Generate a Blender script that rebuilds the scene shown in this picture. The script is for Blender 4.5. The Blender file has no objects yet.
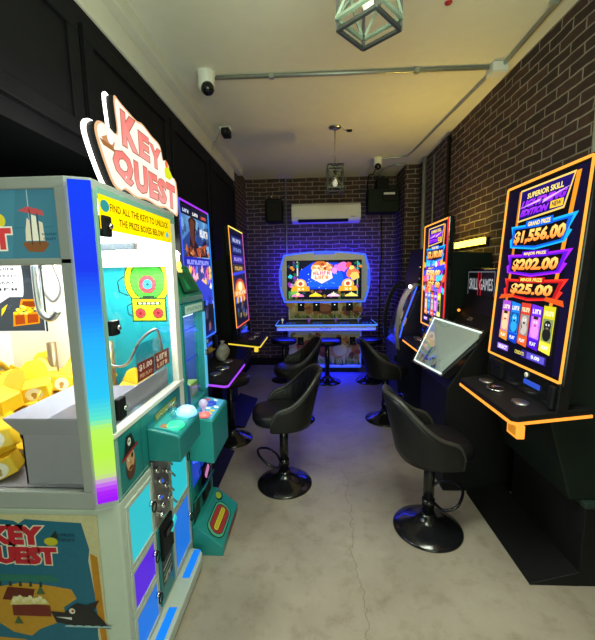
import bpy, bmesh, math, random
from mathutils import Vector, Matrix
random.seed(7)
SC = bpy.context.scene
COL = SC.collection
PI = math.pi

# ------------------------------------------------------------------ helpers
def lin(c):
    return tuple(((x / 12.92) if x <= .04045 else ((x + .055) / 1.055) ** 2.4) for x in c)
def hexc(h):
    h = h.lstrip('#')
    return lin(tuple(int(h[i:i + 2], 16) / 255 for i in (0, 2, 4)))

MATS = {}
def mat(name, color=(.5, .5, .5), rough=.5, metal=0., emit=None, es=0., vary=.0, bump=0., scale=30., spec=.5, coat=0.):
    """Principled material with a procedural noise on colour, roughness and bump."""
    if name in MATS: return MATS[name]
    m = bpy.data.materials.new(name); m.use_nodes = True
    nt = m.node_tree; b = nt.nodes['Principled BSDF']
    b.inputs['Base Color'].default_value = (*color, 1)
    b.inputs['Roughness'].default_value = rough
    b.inputs['Metallic'].default_value = metal
    b.inputs['Specular IOR Level'].default_value = spec
    b.inputs['Coat Weight'].default_value = coat
    if emit is not None:
        b.inputs['Emission Color'].default_value = (*emit, 1)
        b.inputs['Emission Strength'].default_value = es
    tc = nt.nodes.new('ShaderNodeTexCoord'); nz = nt.nodes.new('ShaderNodeTexNoise')
    nz.inputs['Scale'].default_value = scale; nz.inputs['Detail'].default_value = 5
    nt.links.new(tc.outputs['Object'], nz.inputs['Vector'])
    mr = nt.nodes.new('ShaderNodeMapRange')
    mr.inputs['To Min'].default_value = max(.02, rough - .06); mr.inputs['To Max'].default_value = min(1, rough + .06)
    nt.links.new(nz.outputs['Fac'], mr.inputs['Value']); nt.links.new(mr.outputs['Result'], b.inputs['Roughness'])
    if vary:
        mx = nt.nodes.new('ShaderNodeMix'); mx.data_type = 'RGBA'
        mx.inputs['A'].default_value = (*[x * (1 - vary) for x in color], 1)
        mx.inputs['B'].default_value = (*[min(1, x * (1 + vary)) for x in color], 1)
        nt.links.new(nz.outputs['Fac'], mx.inputs['Factor']); nt.links.new(mx.outputs['Result'], b.inputs['Base Color'])
    if bump:
        bp = nt.nodes.new('ShaderNodeBump'); bp.inputs['Strength'].default_value = bump; bp.inputs['Distance'].default_value = .01
        nt.links.new(nz.outputs['Fac'], bp.inputs['Height']); nt.links.new(bp.outputs['Normal'], b.inputs['Normal'])
    MATS[name] = m
    return m

def led(name, color, s):
    return mat(name, (.02, .02, .02), .4, emit=color, es=s)

def ink(name, es=0., rough=.45, lit_print=False):
    """Printed (es=0) or back-lit (es>0) flat artwork, colours from the mesh attribute."""
    if name in MATS: return MATS[name]
    m = bpy.data.materials.new(name); m.use_nodes = True
    nt = m.node_tree; b = nt.nodes['Principled BSDF']
    at = nt.nodes.new('ShaderNodeAttribute'); at.attribute_name = 'Col'
    b.inputs['Roughness'].default_value = rough
    if es:
        b.inputs['Base Color'].default_value = (.004, .004, .005, 1)
        nt.links.new(at.outputs['Color'], b.inputs['Emission Color'])
        b.inputs['Emission Strength'].default_value = es
        b.inputs['Roughness'].default_value = .3; b.inputs['Specular IOR Level'].default_value = .06
        if lit_print: nt.links.new(at.outputs['Color'], b.inputs['Base Color'])
    else:
        tc = nt.nodes.new('ShaderNodeTexCoord'); nz = nt.nodes.new('ShaderNodeTexNoise'); nz.inputs['Scale'].default_value = 60
        nt.links.new(tc.outputs['Object'], nz.inputs['Vector'])
        mx = nt.nodes.new('ShaderNodeMix'); mx.data_type = 'RGBA'; mx.blend_type = 'MULTIPLY'
        mx.inputs['Factor'].default_value = .25
        nt.links.new(at.outputs['Color'], mx.inputs['A']); nt.links.new(nz.outputs['Fac'], mx.inputs['B'])
        nt.links.new(mx.outputs['Result'], b.inputs['Base Color'])
    MATS[name] = m
    return m

def glass(name, tint=(1, 1, 1), refl=.06, rough=.02):
    if name in MATS: return MATS[name]
    m = bpy.data.materials.new(name); m.use_nodes = True
    nt = m.node_tree; nt.nodes.clear()
    out = nt.nodes.new('ShaderNodeOutputMaterial'); mx = nt.nodes.new('ShaderNodeMixShader')
    tr = nt.nodes.new('ShaderNodeBsdfTransparent'); gl = nt.nodes.new('ShaderNodeBsdfGlossy')
    lw = nt.nodes.new('ShaderNodeFresnel'); lw.inputs['IOR'].default_value = 1.3
    ad = nt.nodes.new('ShaderNodeMath'); ad.operation = 'MULTIPLY_ADD'; ad.inputs[1].default_value = .28; ad.inputs[2].default_value = refl * .1
    tr.inputs['Color'].default_value = (*tint, 1); gl.inputs['Roughness'].default_value = rough
    nt.links.new(lw.outputs['Fac'], ad.inputs[0]); nt.links.new(ad.outputs[0], mx.inputs['Fac'])
    nt.links.new(tr.outputs[0], mx.inputs[1]); nt.links.new(gl.outputs[0], mx.inputs[2]); nt.links.new(mx.outputs[0], out.inputs['Surface'])
    MATS[name] = m
    return m

class G:
    """Collects geometry (world coordinates) and links it as ONE mesh object."""
    def __init__(s): s.v = []; s.f = []; s.c = []; s.m = []; s.cur = (1, 1, 1); s.mi = 0; s.sm = []; s.smooth = False
    def col(s, c): s.cur = c; return s
    def mat(s, i): s.mi = i; return s
    def face(s, idx):
        s.f.append(tuple(idx)); s.c.append(s.cur); s.m.append(s.mi); s.sm.append(s.smooth)
    def add(s, pts):
        n = len(s.v); s.v += [tuple(p) for p in pts]; return n
    def box(s, x0, x1, y0, y1, z0, z1):
        return s.obox((x0, y0, z0), (x1 - x0, 0, 0), (0, y1 - y0, 0), (0, 0, z1 - z0))
    def obox(s, o, a, b, c):
        o, a, b, c = map(Vector, (o, a, b, c))
        if a.cross(b).dot(c) < 0: a, b = b, a
        n = s.add([o, o + a, o + a + b, o + b, o + c, o + a + c, o + a + b + c, o + b + c])
        for q in ((0, 3, 2, 1), (4, 5, 6, 7), (0, 1, 5, 4), (1, 2, 6, 5), (2, 3, 7, 6), (3, 0, 4, 7)): s.face([n + i for i in q])
        return s
    def poly(s, pts):
        n = s.add(pts); s.face(range(n, n + len(pts))); return s
    def extr(s, pts, d):
        """closed outline pts (3D) extruded by vector d"""
        d = Vector(d); k = len(pts); pts = [Vector(p) for p in pts]
        nr = Vector((0, 0, 0))
        for i in range(k): nr += pts[i].cross(pts[(i + 1) % k])
        if nr.dot(d) > 0: pts = pts[::-1]
        n = s.add(pts); m = s.add([p + d for p in pts])
        s.face(range(n, n + k)); s.face(range(m + k - 1, m - 1, -1))
        for i in range(k):
            j = (i + 1) % k; s.face((n + j, n + i, m + i, m + j))
        return s
    def prof_y(s, xz, y0, y1): return s.extr([(x, y0, z) for x, z in xz], (0, y1 - y0, 0))
    def prof_x(s, yz, x0, x1): return s.extr([(x0, y, z) for y, z in yz], (x1 - x0, 0, 0))
    def lathe(s, prof, c=(0, 0, 0), n=32, axis='z', sx=1., sy=1.):
        s.smooth = True; rings = []
        for r, h in prof:
            ring = []
            for i in range(n):
                a = 2 * PI * i / n; x, y = r * math.cos(a) * sx, r * math.sin(a) * sy
                p = {'z': (x, y, h), 'x': (h, x, y), 'y': (y, h, x)}[axis]
                ring.append((p[0] + c[0], p[1] + c[1], p[2] + c[2]))
            rings.append(s.add(ring))
        for a, b in zip(rings, rings[1:]):
            for i in range(n):
                j = (i + 1) % n; s.face((a + i, a + j, b + j, b + i))
        s.face([rings[0] + i for i in range(n)][::-1]); s.face([rings[-1] + i for i in range(n)])
        s.smooth = False; return s
    def tube(s, path, r, n=10, closed=False):
        s.smooth = True; P = [Vector(p) for p in path]; k = len(P); rings = []; prev = None
        rr = r if isinstance(r, (list, tuple)) else [r] * k
        for i in range(k):
            if closed: t = P[(i + 1) % k] - P[i - 1]
            else: t = P[min(i + 1, k - 1)] - P[max(i - 1, 0)]
            t.normalize()
            if prev is None:
                u = t.orthogonal().normalized()
            else:
                u = (prev - t * prev.dot(t)).normalized()
            prev = u; w = t.cross(u)
            rings.append(s.add([P[i] + (u * math.cos(2 * PI * j / n) + w * math.sin(2 * PI * j / n)) * rr[i] for j in range(n)]))
        pairs = list(zip(rings, rings[1:]))
        if closed: pairs.append((rings[-1], rings[0]))
        for a, b in pairs:
            for i in range(n):
                j = (i + 1) % n; s.face((a + i, a + j, b + j, b + i))
        if not closed:
            s.face([rings[0] + i for i in range(n)][::-1]); s.face([rings[-1] + i for i in range(n)])
        s.smooth = False; return s
    def ball(s, c, rx, ry=None, rz=None, n=16, m=8):
        ry = ry or rx; rz = rz or rx
        prof = [(max(1e-4, math.sin(PI * i / m)), -math.cos(PI * i / m)) for i in range(m + 1)]
        k = len(s.v); s.lathe(prof, n=n)
        for i in range(k, len(s.v)):
            x, y, z = s.v[i]; s.v[i] = (c[0] + x * rx, c[1] + y * ry, c[2] + z * rz)
        return s
    def build(s, name, mats, parent=None, bevel=0, seg=2, label=None, at=None, rz=0):
        me = bpy.data.meshes.new(name)
        o = bpy.data.objects.new(name, me); COL.objects.link(o)
        off = Vector((0, 0, 0))
        if parent is not None:
            q = parent
            while q is not None: off += q.location; q = q.parent
        if at is not None and parent is None:
            off = Vector(at); o.location = off
        me.from_pydata([(x - off.x, y - off.y, z - off.z) for x, y, z in s.v], [], s.f)
        for mm in (mats if isinstance(mats, (list, tuple)) else [mats]): me.materials.append(mm)
        me.polygons.foreach_set('material_index', s.m)
        me.polygons.foreach_set('use_smooth', s.sm)
        if any(c != (1, 1, 1) for c in s.c):
            a = me.color_attributes.new('Col', 'FLOAT_COLOR', 'CORNER')
            d = []
            for p, c in zip(me.polygons, s.c): d += [*c, 1.0] * p.loop_total
            a.data.foreach_set('color', d)
        me.update()
        if bevel:
            b = o.modifiers.new('bevel', 'BEVEL'); b.width = bevel; b.segments = seg; b.limit_method = 'ANGLE'; b.angle_limit = .7
        if parent is not None: o.parent = parent
        if label: o['label'] = label
        return o

def thing(name, label, cat, loc=(0, 0, 0), group=None):
    o = bpy.data.objects.new(name, None); COL.objects.link(o); o.location = loc
    o.empty_display_size = .1; o['label'] = label; o['category'] = cat
    if group: o['group'] = group
    return o
def tag(o, label, cat, group=None):
    o['label'] = label; o['category'] = cat
    if group: o['group'] = group
    return o
def struct(o): o['kind'] = 'structure'; return o

def curve_pts(pts, n=8, closed=False):
    """Catmull-Rom through pts"""
    P = [Vector(p) for p in pts]; k = len(P); out = []
    rng = range(k) if closed else range(k - 1)
    for i in rng:
        a = P[i - 1] if (i > 0 or closed) else P[0]; b = P[i]; c = P[(i + 1) % k]
        d = P[(i + 2) % k] if (closed or i + 2 < k) else P[-1]
        for j in range(n):
            t = j / n
            out.append(.5 * ((2 * b) + (c - a) * t + (2 * a - 5 * b + 4 * c - d) * t * t + (3 * b - 3 * c + d - a) * t ** 3))
    if not closed: out.append(P[-1])
    return out

# text as polygons, cached --------------------------------------------------
TX = {}
def text_polys(sx, bold):
    key = (sx, round(bold, 3))
    if key in TX: return TX[key]
    cu = bpy.data.curves.new('lettering', 'FONT'); cu.body = sx; cu.offset = bold; cu.resolution_u = 2; cu.size = 1
    ob = bpy.data.objects.new('lettering', cu); COL.objects.link(ob)
    bpy.context.view_layer.update()
    me = bpy.data.meshes.new_from_object(ob.evaluated_get(bpy.context.evaluated_depsgraph_get()))
    vs = [(v.co.x, v.co.y) for v in me.vertices]; fs = [tuple(p.vertices) for p in me.polygons]
    bpy.data.objects.remove(ob); bpy.data.curves.remove(cu); bpy.data.meshes.remove(me)
    TX[key] = (vs, fs)
    return TX[key]

class Art(G):
    """Flat artwork on a plane: origin O (lower left as the viewer sees it), unit vectors U, V; every call lies a hair above the last."""
    def __init__(s, O, U, V, W, H, lift=.0004, step=2.5e-5):
        super().__init__(); s.O = Vector(O); s.U = Vector(U).normalized(); s.V = Vector(V).normalized()
        s.N = s.U.cross(s.V); s.W = W; s.H = H; s.k = lift; s.step = step
    def P(s, u, v): return s.O + s.U * (u * s.W) + s.V * (v * s.H) + s.N * s.k
    def pg(s, pts, c):
        s.k += s.step; s.cur = hexc(c) if isinstance(c, str) else c
        A = sum(pts[i][0] * pts[(i + 1) % len(pts)][1] - pts[(i + 1) % len(pts)][0] * pts[i][1] for i in range(len(pts)))
        if A < 0: pts = pts[::-1]
        s.poly([s.P(u, v) for u, v in pts]); return s
    def rect(s, u0, v0, u1, v1, c): return s.pg([(u0, v0), (u1, v0), (u1, v1), (u0, v1)], c)
    def oval(s, u, v, ru, rv=None, c='ffffff', n=20, a0=0, a1=360):
        rv = rv if rv is not None else ru * s.W / s.H
        full = abs(a1 - a0) >= 360
        pts = [(u + ru * math.cos(math.radians(a0 + (a1 - a0) * i / n)), v + rv * math.sin(math.radians(a0 + (a1 - a0) * i / n))) for i in range(n if full else n + 1)]
        return s.pg(pts, c)
    def star(s, u, v, r, c, n=5, inner=.45, rot=90):
        q = s.W / s.H
        return s.pg([(u + r * (1 if i % 2 == 0 else inner) * math.cos(math.radians(rot + 180 * i / n)), v + q * r * (1 if i % 2 == 0 else inner) * math.sin(math.radians(rot + 180 * i / n))) for i in range(2 * n)], c)
    def blob(s, u, v, r, c, n=14, jit=.25, rv=None):
        q = s.W / s.H; rv = rv or r * q
        pts = []
        for i in range(n):
            k = 1 + random.uniform(-jit, jit); a = 2 * PI * i / n
            pts.append((u + r * k * math.cos(a), v + rv * k * math.sin(a)))
        return s.pg(pts, c)
    def line(s, pts, w, c):
        """polyline of width w (in metres)"""
        for (a, b), (d, e) in zip(pts, pts[1:]):
            dx, dy = (d - a) * s.W, (e - b) * s.H; L = math.hypot(dx, dy) or 1
            nx, ny = -dy / L * w / 2 / s.W, dx / L * w / 2 / s.H
            s.pg([(a + nx, b + ny), (a - nx, b - ny), (d - nx, e - ny), (d + nx, e + ny)], c)
        return s
    def strokes(s, n, u0, v0, u1, v1, c, shear=0.):
        """lettering too small to read in the photo: n letter-sized strokes"""
        w = (u1 - u0) / n; h = v1 - v0
        for i in range(n):
            a = u0 + w * i; k = (i * 7 + n) % 4
            s.pg([(a + .1 * w, v0), (a + .38 * w, v0), (a + .38 * w + shear, v1), (a + .1 * w + shear, v1)], c)
            if k != 3: s.pg([(a + .3 * w, v0 + h * (.0, .38, .72)[k]), (a + .82 * w, v0 + h * (.0, .38, .72)[k]), (a + .82 * w, v0 + h * (.28, .64, 1)[k]), (a + .3 * w, v0 + h * (.28, .64, 1)[k])], c)
            if k in (1, 3): s.pg([(a + .58 * w, v0), (a + .84 * w, v0), (a + .84 * w, v1), (a + .58 * w, v1)], c)
        return s
    def text(s, t, u0, v0, u1, v1, c, c2=None, bold=.02, shear=0., edge=None, eb=.06, arc=0.):
        if t.startswith('~'): return s.strokes(int(t[1:]), u0, v0, u1, v1, c, shear)
        if edge:
            s._text(t, u0, v0, u1, v1, edge, None, bold + eb, shear, ref=bold, arc=arc)
        return s._text(t, u0, v0, u1, v1, c, c2, bold, shear, ref=bold, arc=arc)
    def _text(s, t, u0, v0, u1, v1, c, c2, bold, shear, ref, arc=0.):
        rv, _ = text_polys(t, ref); vs, fs = text_polys(t, bold)
        x0, x1 = min(p[0] for p in rv), max(p[0] for p in rv); y0, y1 = min(p[1] for p in rv), max(p[1] for p in rv)
        s.k += s.step; c = hexc(c) if isinstance(c, str) else c
        c2 = (hexc(c2) if isinstance(c2, str) else c2) if c2 else None
        def mp(p):
            a = (p[0] - x0) / (x1 - x0); b = (p[1] - y0) / (y1 - y0)
            b2 = b + arc * (1 - (2 * a - 1) ** 2)
            return s.P(u0 + (u1 - u0) * a + shear * (b - .5), v0 + (v1 - v0) * b2)
        n = s.add([mp(p) for p in vs])
        for f in fs:
            m = sum((vs[i][1] - y0) / (y1 - y0) for i in f) / len(f)
            s.cur = c if c2 is None else tuple(c2[i] + (c[i] - c2[i]) * max(0, min(1, m)) for i in range(3))
            s.face([n + i for i in f])
        return s

# ------------------------------------------------------------------ materials
BLACK = mat('black_powder_coat', (.007, .007, .008), .5, vary=.2, spec=.18)
GLOSSB = mat('black_gloss', (.008, .008, .01), .16, vary=.2)
LEATHER = mat('black_leather', (.007, .007, .0085), .4, vary=.25, bump=.12, scale=180, spec=.35)
PIPING = mat('grey_piping', (.035, .035, .034), .35)
CHROME = mat('chrome', (.75, .76, .78), .15, metal=1)
STEEL = mat('brushed_steel', (.45, .46, .47), .35, metal=1)
GALV = mat('galvanised_conduit', (.42, .45, .42), .4, metal=.7, vary=.15)
WHITE = mat('white_plastic', (.78, .78, .74), .4, vary=.05)
GREYP = mat('pale_grey_laminate', (.74, .74, .76), .38, vary=.05)
LGREY = mat('white_cabinet_paint', (.46, .53, .48), .42, vary=.05)
TEAL = mat('teal_laminate', (.012, .20, .21), .33, vary=.1)
TEALL = mat('light_teal_laminate', (.018, .27, .26), .35, vary=.1)
ACRY = mat('grey_acrylic', (.36, .36, .44), .22, vary=.05)
DGREEN = mat('dark_green_metal', (.007, .013, .010), .5, vary=.2, spec=.18)
YEL = mat('yellow_card', (.85, .56, .02), .42, vary=.1)
PANE = glass('clear_pane')
ACRYC = glass('clear_acrylic', (.93, .96, .97), .12)
INK = ink('printed_art'); SCRN = ink('screen_glow', 1.6); SCRB = ink('bright_screen_glow', 2.2)

def brick(name, axis):
    m = bpy.data.materials.new(name); m.use_nodes = True; nt = m.node_tree; b = nt.nodes['Principled BSDF']; L = nt.links.new
    tc = nt.nodes.new('ShaderNodeTexCoord'); sp = nt.nodes.new('ShaderNodeSeparateXYZ'); cb = nt.nodes.new('ShaderNodeCombineXYZ')
    L(tc.outputs['Object'], sp.inputs[0])
    if axis == 'x': L(sp.outputs['Y'], cb.inputs['X'])
    elif axis == 'y': L(sp.outputs['X'], cb.inputs['X'])
    else:
        ad = nt.nodes.new('ShaderNodeMath'); L(sp.outputs['X'], ad.inputs[0]); L(sp.outputs['Y'], ad.inputs[1]); L(ad.outputs[0], cb.inputs['X'])
    L(sp.outputs['Z'], cb.inputs['Y'])
    nz0 = nt.nodes.new('ShaderNodeTexNoise'); nz0.inputs['Scale'].default_value = 5; L(tc.outputs['Object'], nz0.inputs['Vector'])
    vm = nt.nodes.new('ShaderNodeVectorMath'); vm.operation = 'MULTIPLY_ADD'; vm.inputs[1].default_value = (.03, .03, 0)
    L(nz0.outputs['Color'], vm.inputs[0]); L(cb.outputs[0], vm.inputs[2])
    br = nt.nodes.new('ShaderNodeTexBrick')
    for k, v in (('Scale', 1), ('Mortar Size', .0055), ('Mortar Smooth', .25), ('Bias', -.1), ('Brick Width', .205), ('Row Height', .063)): br.inputs[k].default_value = v
    br.inputs['Color1'].default_value = (*hexc('523630'), 1); br.inputs['Color2'].default_value = (*hexc('31221f'), 1)
    br.inputs['Mortar'].default_value = (*hexc('a0968a'), 1)
    L(vm.outputs[0], br.inputs['Vector'])
    nz = nt.nodes.new('ShaderNodeTexNoise'); nz.inputs['Scale'].default_value = 14; nz.inputs['Detail'].default_value = 8; L(tc.outputs['Object'], nz.inputs['Vector'])
    rp = nt.nodes.new('ShaderNodeValToRGB'); rp.color_ramp.elements[0].position = .3; rp.color_ramp.elements[0].color = (.45, .45, .45, 1)
    rp.color_ramp.elements[1].position = .75; rp.color_ramp.elements[1].color = (1.1, 1.05, 1, 1); L(nz.outputs['Fac'], rp.inputs[0])
    mx = nt.nodes.new('ShaderNodeMix'); mx.data_type = 'RGBA'; mx.blend_type = 'MULTIPLY'; mx.inputs['Factor'].default_value = .8
    L(br.outputs['Color'], mx.inputs['A']); L(rp.outputs[0], mx.inputs['B']); L(mx.outputs['Result'], b.inputs['Base Color'])
    ml = nt.nodes.new('ShaderNodeMath'); ml.operation = 'MULTIPLY_ADD'; ml.inputs[1].default_value = -1; L(br.outputs['Fac'], ml.inputs[0])
    m2 = nt.nodes.new('ShaderNodeMath'); m2.operation = 'MULTIPLY'; m2.inputs[1].default_value = .5; L(nz.outputs['Fac'], m2.inputs[0]); L(m2.outputs[0], ml.inputs[2])
    bp = nt.nodes.new('ShaderNodeBump'); bp.inputs['Strength'].default_value = .7; bp.inputs['Distance'].default_value = .012
    L(ml.outputs[0], bp.inputs['Height']); L(bp.outputs['Normal'], b.inputs['Normal']); b.inputs['Roughness'].default_value = .75
    return m
BRX, BRY, BRC = brick('brick_side', 'x'), brick('brick_back', 'y'), brick('brick_pier', 'c')

def concrete():
    m = bpy.data.materials.new('worn_concrete'); m.use_nodes = True; nt = m.node_tree; b = nt.nodes['Principled BSDF']; L = nt.links.new
    tc = nt.nodes.new('ShaderNodeTexCoord')
    def noise(sc, det=6, rough=.6):
        n = nt.nodes.new('ShaderNodeTexNoise'); n.inputs['Scale'].default_value = sc; n.inputs['Detail'].default_value = det; n.inputs['Roughness'].default_value = rough
        L(tc.outputs['Object'], n.inputs['Vector']); return n
    n1, n2, n3 = noise(1.6, 6), noise(9, 8, .7), noise(120, 2)
    r1 = nt.nodes.new('ShaderNodeValToRGB'); e = r1.color_ramp.elements
    e[0].position = .3; e[0].color = (*hexc('8a7f72'), 1); e[1].position = .72; e[1].color = (*hexc('a89e90'), 1)
    L(n1.outputs['Fac'], r1.inputs[0])
    r2 = nt.nodes.new('ShaderNodeValToRGB'); e = r2.color_ramp.elements
    e[0].position = .33; e[0].color = (.62, .58, .52, 1); e[1].position = .5; e[1].color = (1, 1, 1, 1)
    L(n2.outputs['Fac'], r2.inputs[0])
    mx = nt.nodes.new('ShaderNodeMix'); mx.data_type = 'RGBA'; mx.blend_type = 'MULTIPLY'; mx.inputs['Factor'].default_value = .55
    L(r1.outputs[0], mx.inputs['A']); L(r2.outputs[0], mx.inputs['B'])
    # one wandering hairline crack running along the room
    sp = nt.nodes.new('ShaderNodeSeparateXYZ'); L(tc.outputs['Object'], sp.inputs[0])
    cn = nt.nodes.new('ShaderNodeTexNoise'); cn.noise_dimensions = '1D'; cn.inputs['Scale'].default_value = 3.2; cn.inputs['Detail'].default_value = 7; cn.inputs['Roughness'].default_value = .62
    L(sp.outputs['Y'], cn.inputs['W'])
    a = nt.nodes.new('ShaderNodeMath'); a.operation = 'MULTIPLY_ADD'; a.inputs[1].default_value = -.16; L(cn.outputs['Fac'], a.inputs[0]); L(sp.outputs['X'], a.inputs[2])
    c = nt.nodes.new('ShaderNodeMath'); c.operation = 'SUBTRACT'; c.inputs[1].default_value = .13; L(a.outputs[0], c.inputs[0])
    d = nt.nodes.new('ShaderNodeMath'); d.operation = 'ABSOLUTE'; L(c.outputs[0], d.inputs[0])
    lt = nt.nodes.new('ShaderNodeMath'); lt.operation = 'LESS_THAN'; lt.inputs[1].default_value = .0017; L(d.outputs[0], lt.inputs[0])
    yl = nt.nodes.new('ShaderNodeMath'); yl.operation = 'LESS_THAN'; yl.inputs[1].default_value = 2.6; L(sp.outputs['Y'], yl.inputs[0])
    pm = nt.nodes.new('ShaderNodeMath'); pm.operation = 'MULTIPLY'; L(lt.outputs[0], pm.inputs[0]); L(yl.outputs[0], pm.inputs[1])
    pn = nt.nodes.new('ShaderNodeMath'); pn.operation = 'MULTIPLY'; pn.inputs[1].default_value = .6; L(pm.outputs[0], pn.inputs[0])
    mc = nt.nodes.new('ShaderNodeMix'); mc.data_type = 'RGBA'; mc.inputs['B'].default_value = (*hexc('4a4238'), 1)
    L(pn.outputs[0], mc.inputs['Factor']); L(mx.outputs['Result'], mc.inputs['A']); L(mc.outputs['Result'], b.inputs['Base Color'])
    mr = nt.nodes.new('ShaderNodeMapRange'); mr.inputs['To Min'].default_value = .28; mr.inputs['To Max'].default_value = .6
    L(n2.outputs['Fac'], mr.inputs['Value']); L(mr.outputs['Result'], b.inputs['Roughness'])
    bp = nt.nodes.new('ShaderNodeBump'); bp.inputs['Strength'].default_value = .12; bp.inputs['Distance'].default_value = .01
    L(n2.outputs['Fac'], bp.inputs['Height']); L(bp.outputs['Normal'], b.inputs['Normal'])
    return m
PLASTER = mat('painted_plaster', hexc('e4e1d2'), .7, vary=.05, bump=.25, scale=9)
BEAMW = mat('beam_paint', hexc('dcd8c8'), .6, vary=.06, scale=12)
PANELB = mat('black_wall_paint', (.007, .007, .009), .6, vary=.3, scale=8, spec=.12)

# ------------------------------------------------------------------ the room
XR, XL, YB, H, YF = 1.45, -1.06, 5.7, 2.95, -2.6
struct(G().box(-1.9, 1.7, YF, 5.9, -.1, 0).build('floor', concrete()))
struct(G().box(-1.9, 1.7, YF, 5.9, H, H + .1).build('ceiling', PLASTER))
struct(G().box(XR, XR + .15, YF, 5.9, 0, H).build('wall_right', BRX))
struct(G().box(-1.25, XR, YB, YB + .15, 0, H).build('wall_back', BRY))
struct(G().box(1.26, XR, 5.15, YB, 0, H).build('trim_1', BRC))                       # the brick pier in the corner
w = G()
w.box(-1.22, XL - .0, YF, 2.1, 2.05, 2.72)                                      # bulkhead over the claw machines
w.box(-1.9, -1.8, YF, 2.1, 0, 2.1); w.box(-1.8, XL, 2.1, 2.2, 0, 2.05); w.box(-1.8, -1.22, YF, 2.1, 2.05, 2.1)
w.box(-1.22, XL, 2.1, 4.86, 0, 2.72)
wl = struct(w.build('wall_left', PANELB))
for i, (a, b) in enumerate(((-.35, .66), (.70, 1.68), (1.72, 2.68), (2.72, 3.66), (3.70, 4.83))):
    p = G(); z0 = 2.12 if b < 2.2 or a < 2.1 else .12
    x = XL + .012
    p.box(XL - .002, x, a, b, z0, 2.64)
    f = .07                                                               # raised frame of the panel
    p.box(x, x + .014, a, b, 2.64 - f, 2.64).box(x, x + .014, a, b, z0, z0 + f).box(x, x + .014, a, a + f, z0 + f, 2.64 - f).box(x, x + .014, b - f, b, z0 + f, 2.64 - f)
    p.build('panel', PANELB, wl, bevel=.004)
struct(G().box(-1.22, XL, 4.86, YB, 0, H).build('wall_left.001', BRX))
t = G().box(-1.22, -1.045, YF, 4.86, 2.72, 2.86)
t.box(-1.22, -.985, YF, 5.15, 2.86, H)
struct(t.build('trim_2', BEAMW, bevel=.006))
struct(G().box(XL, XL + .012, 4.87, YB, 0, .1).build('baseboard_left', PANELB))
struct(G().box(XL, 1.26, YB - .014, YB, 0, .12).build('baseboard_back', PANELB))

# ------------------------------------------------------------------ stools
def stool_base(root, sz, r=.197):
    g = G().lathe([(.01, 0), (r, 0), (r, .006), (r - .006, .013), (r * .72, .03), (.075, .058), (.045, .085), (.040, .10), (.01, .10)], n=48)
    g.build('base', GLOSSB, root)
    g = G().lathe([(.031, .09), (.031, sz - .14), (.026, sz - .135), (.026, sz - .09), (.05, sz - .085), (.05, sz - .07)], n=24)
    g.build('column', GLOSSB, root)

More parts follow.
